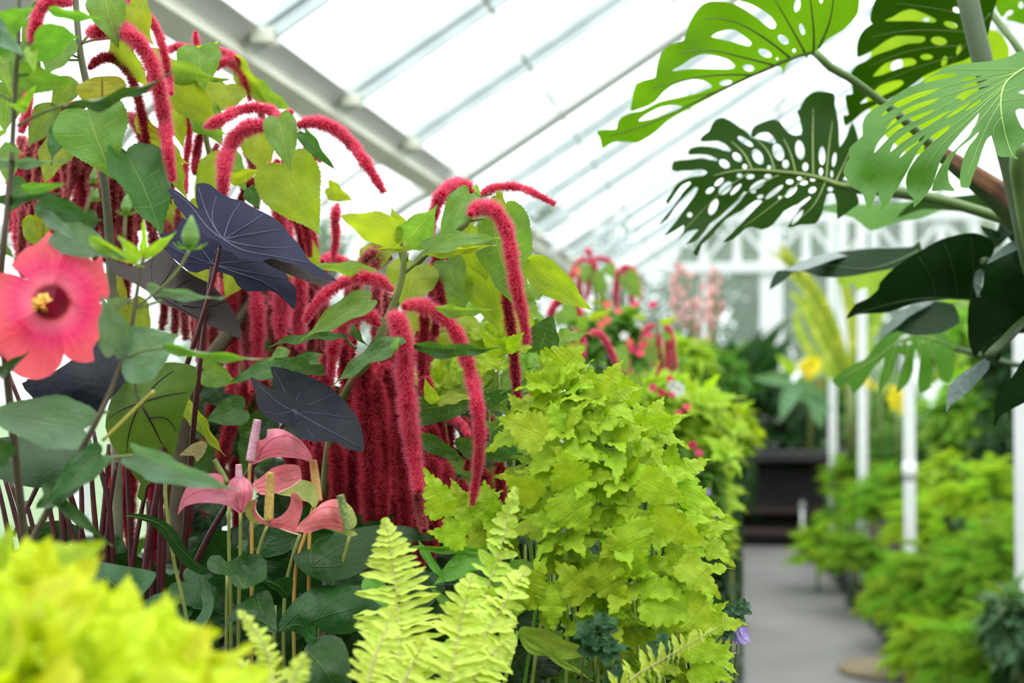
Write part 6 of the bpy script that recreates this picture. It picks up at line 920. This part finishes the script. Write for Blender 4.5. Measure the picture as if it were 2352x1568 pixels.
midch('chenille plant with a pink arch just right of the broad lime leaf', 2.9, [(1300, 688), (1310, 800), (1320, 1000)], [('r', 10, 0, [(1310, 690), (1285, 690), (1268, 712), (1262, 745)]), ('r', 10, 0, [(1312, 690), (1330, 720), (1336, 780), (1340, 820)]), ('d', 11, .05, [(1310, 750), (1312, 800), (1305, 860)]), ('d', 9, .05, [(1275, 850), (1268, 900), (1258, 960)]), ('r', 8, -.1, [(1352, 765), (1380, 768), (1405, 810), (1425, 865)]), ('r', 8, .3, [(1420, 800), (1428, 840), (1445, 880)])],
      [(1290, 710, 1325, 745, 60, 'g', 10), (1320, 745, 1350, 730, 40, 'g', 50), (1345, 800, 1300, 790, 26, 'l', 20), (1420, 800, 1440, 860, 40, 'g'), (1350, 730, 1410, 715, 26, 'l', 30), (1440, 860, 1480, 900, 50, 'g', 10)], (1310, 900))
midch('chenille plant drooping over the small pink and white flowers', 3.6, [(1515, 740), (1500, 850), (1490, 1000)], [('r', 7, 0, [(1505, 748), (1485, 755), (1475, 790), (1470, 800)]), ('r', 7, 0, [(1520, 745), (1538, 760), (1548, 820), (1552, 870)]), ('r', 7, 0, [(1512, 765), (1516, 820), (1525, 850)]), ('r', 7, 0, [(1505, 770), (1502, 830), (1505, 890)]), ('r', 8, .1, [(1500, 790), (1510, 860), (1505, 900)]), ('r', 8, 0, [(1440, 840), (1452, 870), (1462, 900)]), ('r', 7, 0, [(1530, 770), (1535, 830), (1530, 880)])],
      [(1490, 770, 1500, 800, 30, 'g'), (1490, 795, 1505, 835, 50, 'g', 10), (1470, 850, 1500, 890, 50, 'g', 10), (1520, 740, 1560, 730, 16, 'l', 30), (1480, 730, 1450, 725, 14, 'l', 30), (1540, 780, 1520, 760, 24, 'g')], (1500, 920))
fb = bush('flowering_shrub', 'leafy shrub dotted with coral and white blooms between the two arching chenille crowns', 1400, 790, 3.9, 90, 80, M_G1, 90, 42); blooms(fb, [(1325, 622), (1315, 630), (1420, 715), (1395, 735), (1380, 745), (1480, 790), (1445, 785), (1395, 700)], 3.5, 11, M_RD); blooms(fb, [(1434, 772), (1470, 745), (1342, 700)], 3.4, 12, M_WH); blooms(fb, [(1452, 800), (1470, 812), (1500, 700), (1460, 700), (1440, 830), (1490, 770)], 3.4, 11, M_HP)
fb = bush('flowering_shrub', 'low shrub with round pink blooms and a white one beside the yellow-green foliage', 1530, 930, 3.3, 60, 60, M_G3, 70, 44); blooms(fb, [(1577, 936), (1520, 900), (1545, 905), (1500, 890), (1560, 950), (1590, 1020), (1605, 1040), (1540, 870)], 3.0, 11, M_HP); blooms(fb, [(1558, 895), (1548, 885)], 3.0, 17, M_WH)
# begonia-like pink sprays in front of the far glass
bg_ = root('begonia_plant', 'cloud of small pale pink blossoms on thin stems before the far glass', 'plant', gpx(1580, 900, 6)); tube('stem', [P(1580, 850, 6), WM[bg_].translation], [.01, .014], M_STEM, bg_)
for k in range(14):
    x = 1545+k*8+random.uniform(-6, 6); yt = random.uniform(610, 700); tube('stem', [P(1580+random.uniform(-25, 25), 860, 6), P(x+5, (yt+860)/2, 6), P(x, yt, 6)], [.006, .003], M_STEM, bg_)
    blooms(bg_, [(x+random.gauss(0, 9), yt+j*random.uniform(14, 22)) for j in range(7)], 6, 7.5, M_PK)
blooms(bg_, [(1556, 610), (1562, 622), (1550, 635), (1636, 660), (1632, 690), (1625, 720), (1635, 675)], 6, 10, M_PK)
# the rest of the left bank, from near to far
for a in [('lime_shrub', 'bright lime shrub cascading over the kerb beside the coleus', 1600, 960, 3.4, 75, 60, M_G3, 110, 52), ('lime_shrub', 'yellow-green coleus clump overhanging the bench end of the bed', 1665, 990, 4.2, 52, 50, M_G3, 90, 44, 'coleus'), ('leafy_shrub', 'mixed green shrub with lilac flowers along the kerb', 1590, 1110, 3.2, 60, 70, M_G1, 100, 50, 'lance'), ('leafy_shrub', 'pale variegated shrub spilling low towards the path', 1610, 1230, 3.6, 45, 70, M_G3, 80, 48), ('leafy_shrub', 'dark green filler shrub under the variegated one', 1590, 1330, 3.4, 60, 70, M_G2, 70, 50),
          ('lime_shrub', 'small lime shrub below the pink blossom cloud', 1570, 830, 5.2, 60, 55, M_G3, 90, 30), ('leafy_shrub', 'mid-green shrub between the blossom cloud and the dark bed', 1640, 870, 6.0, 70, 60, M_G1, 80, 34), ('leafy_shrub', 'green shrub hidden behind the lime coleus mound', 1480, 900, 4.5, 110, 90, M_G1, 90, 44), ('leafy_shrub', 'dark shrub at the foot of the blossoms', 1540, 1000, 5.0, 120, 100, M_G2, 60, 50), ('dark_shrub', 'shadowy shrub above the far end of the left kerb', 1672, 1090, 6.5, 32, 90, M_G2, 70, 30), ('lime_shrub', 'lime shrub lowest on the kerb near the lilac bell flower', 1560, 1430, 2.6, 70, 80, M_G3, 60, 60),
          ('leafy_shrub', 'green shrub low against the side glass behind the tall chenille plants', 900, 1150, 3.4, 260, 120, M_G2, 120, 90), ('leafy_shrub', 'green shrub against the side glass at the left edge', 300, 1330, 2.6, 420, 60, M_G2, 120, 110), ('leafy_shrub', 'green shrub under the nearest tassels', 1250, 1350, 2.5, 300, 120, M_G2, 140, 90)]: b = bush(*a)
blooms(b, [(1522, 1056), (1625, 1130), (1600, 1080), (1640, 1180)], 2.9, 9, M_LIL)
for lab, cx, cy, D, s in (('round lime cascade of serrated leaves over the kerb', 1640, 985, 3.3, 44), ('pale green leafy cascade hanging lower over the kerb', 1610, 1150, 3.4, 44)):
    p = root('coleus_plant', lab, 'plant', gpx(cx, cy, D)); cw(p, [(cx+random.uniform(-60, 45), cy+random.uniform(-60, 60), s*1.2, random.uniform(-.15, .15), M_COY if random.random() < .5 else M_CO) for _ in range(14)], D, M_CO, n=5, tiers=2, stem=False)
    tube('stem', [P(cx, cy, D), P(cx-30, cy+200, D+.1)], .008, M_CST, p)
# dark bed beyond the bench: canna, dracaena and ferns
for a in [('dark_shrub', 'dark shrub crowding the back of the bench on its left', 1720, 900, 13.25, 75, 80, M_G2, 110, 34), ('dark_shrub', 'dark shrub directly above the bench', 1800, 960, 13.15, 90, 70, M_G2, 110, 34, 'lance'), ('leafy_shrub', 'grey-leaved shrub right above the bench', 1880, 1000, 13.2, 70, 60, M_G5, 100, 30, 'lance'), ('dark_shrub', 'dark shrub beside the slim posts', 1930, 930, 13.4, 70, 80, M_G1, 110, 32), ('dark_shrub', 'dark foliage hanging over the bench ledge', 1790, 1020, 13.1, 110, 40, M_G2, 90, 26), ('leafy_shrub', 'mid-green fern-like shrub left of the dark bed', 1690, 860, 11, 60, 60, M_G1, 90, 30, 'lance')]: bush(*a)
BL = dict(n=18, cols=2, fold=.25, droop=.25, ripple=.03)
dr_ = root('dracaena_plant', 'dark broad-leaved plant with upright blades before the thick white pillar', 'plant', gpx(1730, 900, 10.5)); M_DR = bm_('dracaena', (.022, .075, .02)); M_CAN = bm_('canna_leaf', (.15, .29, .15), tr=.3)
for b in [(1690, 880, 1740, 760, 44), (1700, 870, 1800, 738, 40), (1720, 880, 1812, 778, 46), (1680, 860, 1672, 790, 40), (1700, 880, 1650, 820, 40), (1740, 900, 1790, 830, 46), (1720, 900, 1700, 800, 50)]: lpx(lmesh('lance', M_DR, random.randrange(4), **BL), (b[0], b[1], 10.5), (b[2], b[3], 10.3), b[4]*2.6, random.uniform(-30, 30), dr_)
ca = root('canna_plant', 'canna with a round yellow bloom, a red bract and broad grey-green leaves', 'plant', gpx(1860, 980, 9.8)); tube('stem', [P(1862, 850, 9.8), P(1862, 1040, 9.8)], [.01, .02], M_STEM, ca)
for b in [(1820, 870, 1735, 868, 34), (1832, 868, 1900, 945, 60), (1830, 880, 1790, 960, 40), (1870, 900, 1890, 980, 44)]: lpx(lmesh('ovate', M_CAN, random.randrange(4), **BL), (b[0], b[1], 9.7), (b[2], b[3], 9.6), b[4]*1.4, random.uniform(-20, 20), ca)
lpx(lmesh('ovate', M_G3, 0, **BL), (1826, 858, 9.7), (1788, 816, 9.65), 40, 10, ca)
whorl(ca, P(1860, 842, 9.6), VW, 30*9.6/F, M_YE, 6, 2, .3, 'round', dict(n=10, cols=2, fold=.1, droop=.2, ripple=.06), .95, 'petal'); whorl(ca, P(1876, 872, 9.65), Vector((0, 0, -1))+VW*.5, 26*9.6/F, M_HP if 0 else M_RD, 4, 1, .8, 'lance', dict(n=8, cols=1, fold=.1), .6, 'bract')
for x, y in ((1996, 880), (2022, 890), (2060, 925), (2062, 905)): q = root('yellow_flower_plant', ['yellow flower peeping under the finger-lobed leaf', 'yellow flower just right of the slim coupled post', 'lower yellow flower with a red base', 'upper yellow flower with a red base'][[1996, 2022, 2060, 2062].index(x)], 'flower', gpx(x, y+60, 9.0)); tube('stem', [P(x, y, 9), P(x, y+150, 9)], .008, M_STEM, q); whorl(q, P(x, y, 9), VW, (24 if x > 2050 else 13)*9/F, M_YE, 5, 1, .4, 'round', dict(n=8, cols=1, fold=.1, droop=.2), .9, 'petal')
# cane with long yellow-green variegated leaves
M_CY = leafmat('cane_leaf', (.30, .40, .06), (.62, .62, .16), None, 5, .2, .6, tr=.45, var=.12); cn = root('cane_plant', 'tall cane with arching yellow-green leaves in front of the far glass', 'plant', gpx(1945, 960, 10.2))
def arch(p, pts, wd, mat, D, name='leaf'):
    c = cat_rom(PN([(x, y, D) for x, y in pts]), 14); t, u, v = frames(c); s = np.linspace(0, 1, 14); w_ = wd/F*D*np.sin(np.pi*np.clip(s*.9+.1, 0, 1))**.7; V = []; U = []
    for i in range(14):
        N = np.array(CAM)-c[i]; N -= t[i]*N.dot(t[i]); N /= np.linalg.norm(N); X = np.cross(t[i], N)
        for j, a in enumerate((-1, -.5, 0, .5, 1)): V.append(c[i]+X*a*w_[i]+N*(abs(a)*w_[i]*.5)); U.append((s[i], .5+a*.5))
    Q = [[i*5+j, i*5+j+1, i*5+6+j, i*5+5+j] for i in range(13) for j in range(4)]; put(name, mesh('blade', V, [np.array(Q)], mat, U), p)
for pts, wd in (([(1950, 900), (1900, 760), (1850, 660), (1800, 620)], 16), ([(1952, 900), (1930, 800), (1880, 680), (1820, 610), (1760, 575)], 14), ([(1950, 900), (1890, 790), (1845, 700), (1808, 668)], 16), ([(1955, 900), (1960, 760), (1935, 640), (1900, 580)], 14), ([(1958, 900), (1990, 790), (2030, 700), (2060, 640)], 14), ([(1955, 880), (1985, 740), (1980, 640), (1950, 560)], 13), ([(1960, 890), (2020, 800), (2080, 760), (2110, 790)], 13), ([(1945, 890), (1870, 820), (1830, 740), (1835, 700)], 12), ([(1840, 640), (1815, 600), (1790, 560)], 14), ([(1960, 870), (2000, 720), (2060, 600), (2100, 560)], 12)): arch(cn, pts, wd, M_CY, 10.2)
tube('stem', [P(1952, 870, 10.2), P(1955, 1060, 10.2)], [.03, .035], M_STEM, cn)
# ---- feathery asparagus fern mounds on the right ----
def spray_mesh(mat, seed, L=1., nb=22):
    r = np.random.default_rng(seed); V, T = [], []; k = 0; pts = np.array([[0, t, .28*math.sin(t*2.2)-.55*t*t] for t in np.linspace(0, 1, 9)])*L
    def tri(a, b, c):
        nonlocal k; V.extend([a, b, c]); T.append([k, k+1, k+2]); k += 3
    for i in range(8): a, b = pts[i], pts[i+1]; w_ = np.array([.008, 0, 0]); tri(a-w_, a+w_, b)
    for i in range(nb):
        t = .12+.86*i/nb; p = np.array([np.interp(t, np.linspace(0, 1, 9), pts[:, j]) for j in range(3)]); l = .30*math.sin(math.pi*min(1, t*.75+.22))*L
        for sd in (-1, 1):
            dr = np.array([sd*.85, .55, r.normal(0, .25)]); dr /= np.linalg.norm(dr)
            for j in range(11):
                q = p+dr*l*(j+.6)/11-np.array([0, 0, .25*(j/11)**2*l])
                for m_ in range(3): a = r.normal(0, 1, 3); a /= np.linalg.norm(a); a = a+dr*.5; b_ = np.cross(a, r.normal(0, 1, 3)); b_ /= max(1e-6, np.linalg.norm(b_)); tri(q-b_*.008, q+b_*.008, q+a*.055*L)
    return mesh('spray', np.array(V), [np.array(T)], mat, np.tile([[.5, .5]], (len(V), 1)))
SPR = {m.name: [spray_mesh(m, i) for i in range(3)] for m in (M_G4, M_G1)}
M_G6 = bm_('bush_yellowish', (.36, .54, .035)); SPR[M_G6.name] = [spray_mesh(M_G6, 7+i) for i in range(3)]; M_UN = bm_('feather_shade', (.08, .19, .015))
def feather(lab, px, py, d, w_, h_, mat, n=60, group='feathery asparagus ferns along the right kerb'):
    c = P(px, py, d); k = d/F; w_ *= 1.12; h_ *= 1.1; n = int(n*1.3); rx, rz_ = w_*k, h_*k; p = root('asparagus_fern', lab, 'fern', Vector((c.x, c.y, soil(c.x, c.y)-.01)), group); tube('stem', [WM[p].translation, Vector(c)], [.012, .008], M_STEM, p)
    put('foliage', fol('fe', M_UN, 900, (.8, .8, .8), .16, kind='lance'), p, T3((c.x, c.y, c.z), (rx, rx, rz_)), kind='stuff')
    for i in range(n):
        u = Vector((random.gauss(0, 1), random.gauss(0, 1)-.5, abs(random.gauss(.2, .8)))).normalized(); b = Vector((c.x, c.y, c.z-rz_*.3))+Vector((u.x*rx*.45, u.y*rx*.45, u.z*rz_*.7)); dr = Vector((u.x, u.y, u.z*.9+.1)).normalized(); L = rx*random.uniform(.65, .95)
        X = dr.cross(Vector((0, 0, 1))).normalized(); Z = X.cross(dr); M = Matrix((X*L, dr*L, Z*L)).transposed().to_4x4(); M.translation = b; put('frond', random.choice(SPR[mat.name]), p, M)
for a in [('feathery fern mound crowning the first bend, nearest the bench', 1955, 1110, 10.6, 62, 62, M_G4, 50), ('feathery mound between the first bend and the tap', 1935, 1185, 10.2, 52, 56, M_G4, 45), ('rounded bright feathery mound hanging onto the path by the tap', 1878, 1270, 10.0, 52, 72, M_G6, 60), ('feathery mound around the foot of the coupled post', 2030, 1165, 9.2, 76, 80, M_G4, 60), ('dark-based feathery clump between path bend and post', 1965, 1290, 9.0, 66, 64, M_G4, 60), ('tall bright feathery bank right of the coupled post', 2150, 1230, 8.2, 90, 90, M_G6, 60), ('yellow-green feathery mound behind the brown disc', 2080, 1390, 7.9, 80, 80, M_G6, 70), ('feathery mound in front of the tall bright bank', 2180, 1370, 7.0, 130, 110, M_G4, 75),
          ('feathery mound at the foot of the thickest post', 2310, 1330, 6.2, 120, 120, M_G4, 70), ('nearest feathery mound spilling to the kerb by the brown disc', 2165, 1505, 6.6, 100, 90, M_G6, 75), ('feathery mound in the lower right corner', 2300, 1520, 5.6, 140, 120, M_G4, 75), ('feathery clump at the very bottom edge left of the corner mound', 2220, 1640, 6.0, 110, 80, M_G4, 50), ('pale feathery mound high at the right edge', 2280, 1160, 7.2, 100, 80, M_G6, 50)]: feather(*a)
for a in [('leafy_shrub', 'bright leafy bank behind the feathery mounds', 2120, 1030, 11.0, 120, 90, M_G1, 130, 40, 'lance'), ('leafy_shrub', 'bright green bank under the hanging monstera leaf', 2040, 960, 12.0, 90, 90, M_G1, 120, 34, 'lance'), ('leafy_shrub', 'lush bank at the right beneath the grey-sheened blade', 2240, 960, 10.5, 110, 110, M_G4, 130, 44), ('leafy_shrub', 'glossy leafy shrub with white-edged leaves at the right edge', 2240, 1200, 8.0, 70, 60, M_G5, 90, 36), ('dark_shrub', 'dark spiky shrub by the thickest post', 2310, 1050, 8.6, 80, 90, M_G2, 100, 44, 'lance'), ('leafy_shrub', 'pinnate-leaved shrub at the lower right edge', 2330, 1440, 5.2, 60, 80, M_G5, 60, 50), ('leafy_shrub', 'yellowish shrub between the two right posts', 2200, 1100, 9.0, 80, 60, M_G3, 90, 34), ('dark_shrub', 'dark shrub filling the right side wall behind the philodendron', 2360, 850, 9.5, 110, 140, M_G2, 120, 60), ('leafy_shrub', 'tall backlit shrub behind the hanging monstera leaf', 2260, 800, 12.5, 130, 130, M_G4, 130, 50), ('dark_shrub', 'shady shrub under the overhang of the bend', 2010, 1370, 9.3, 60, 50, M_G2, 50, 30)]: bush(*a)
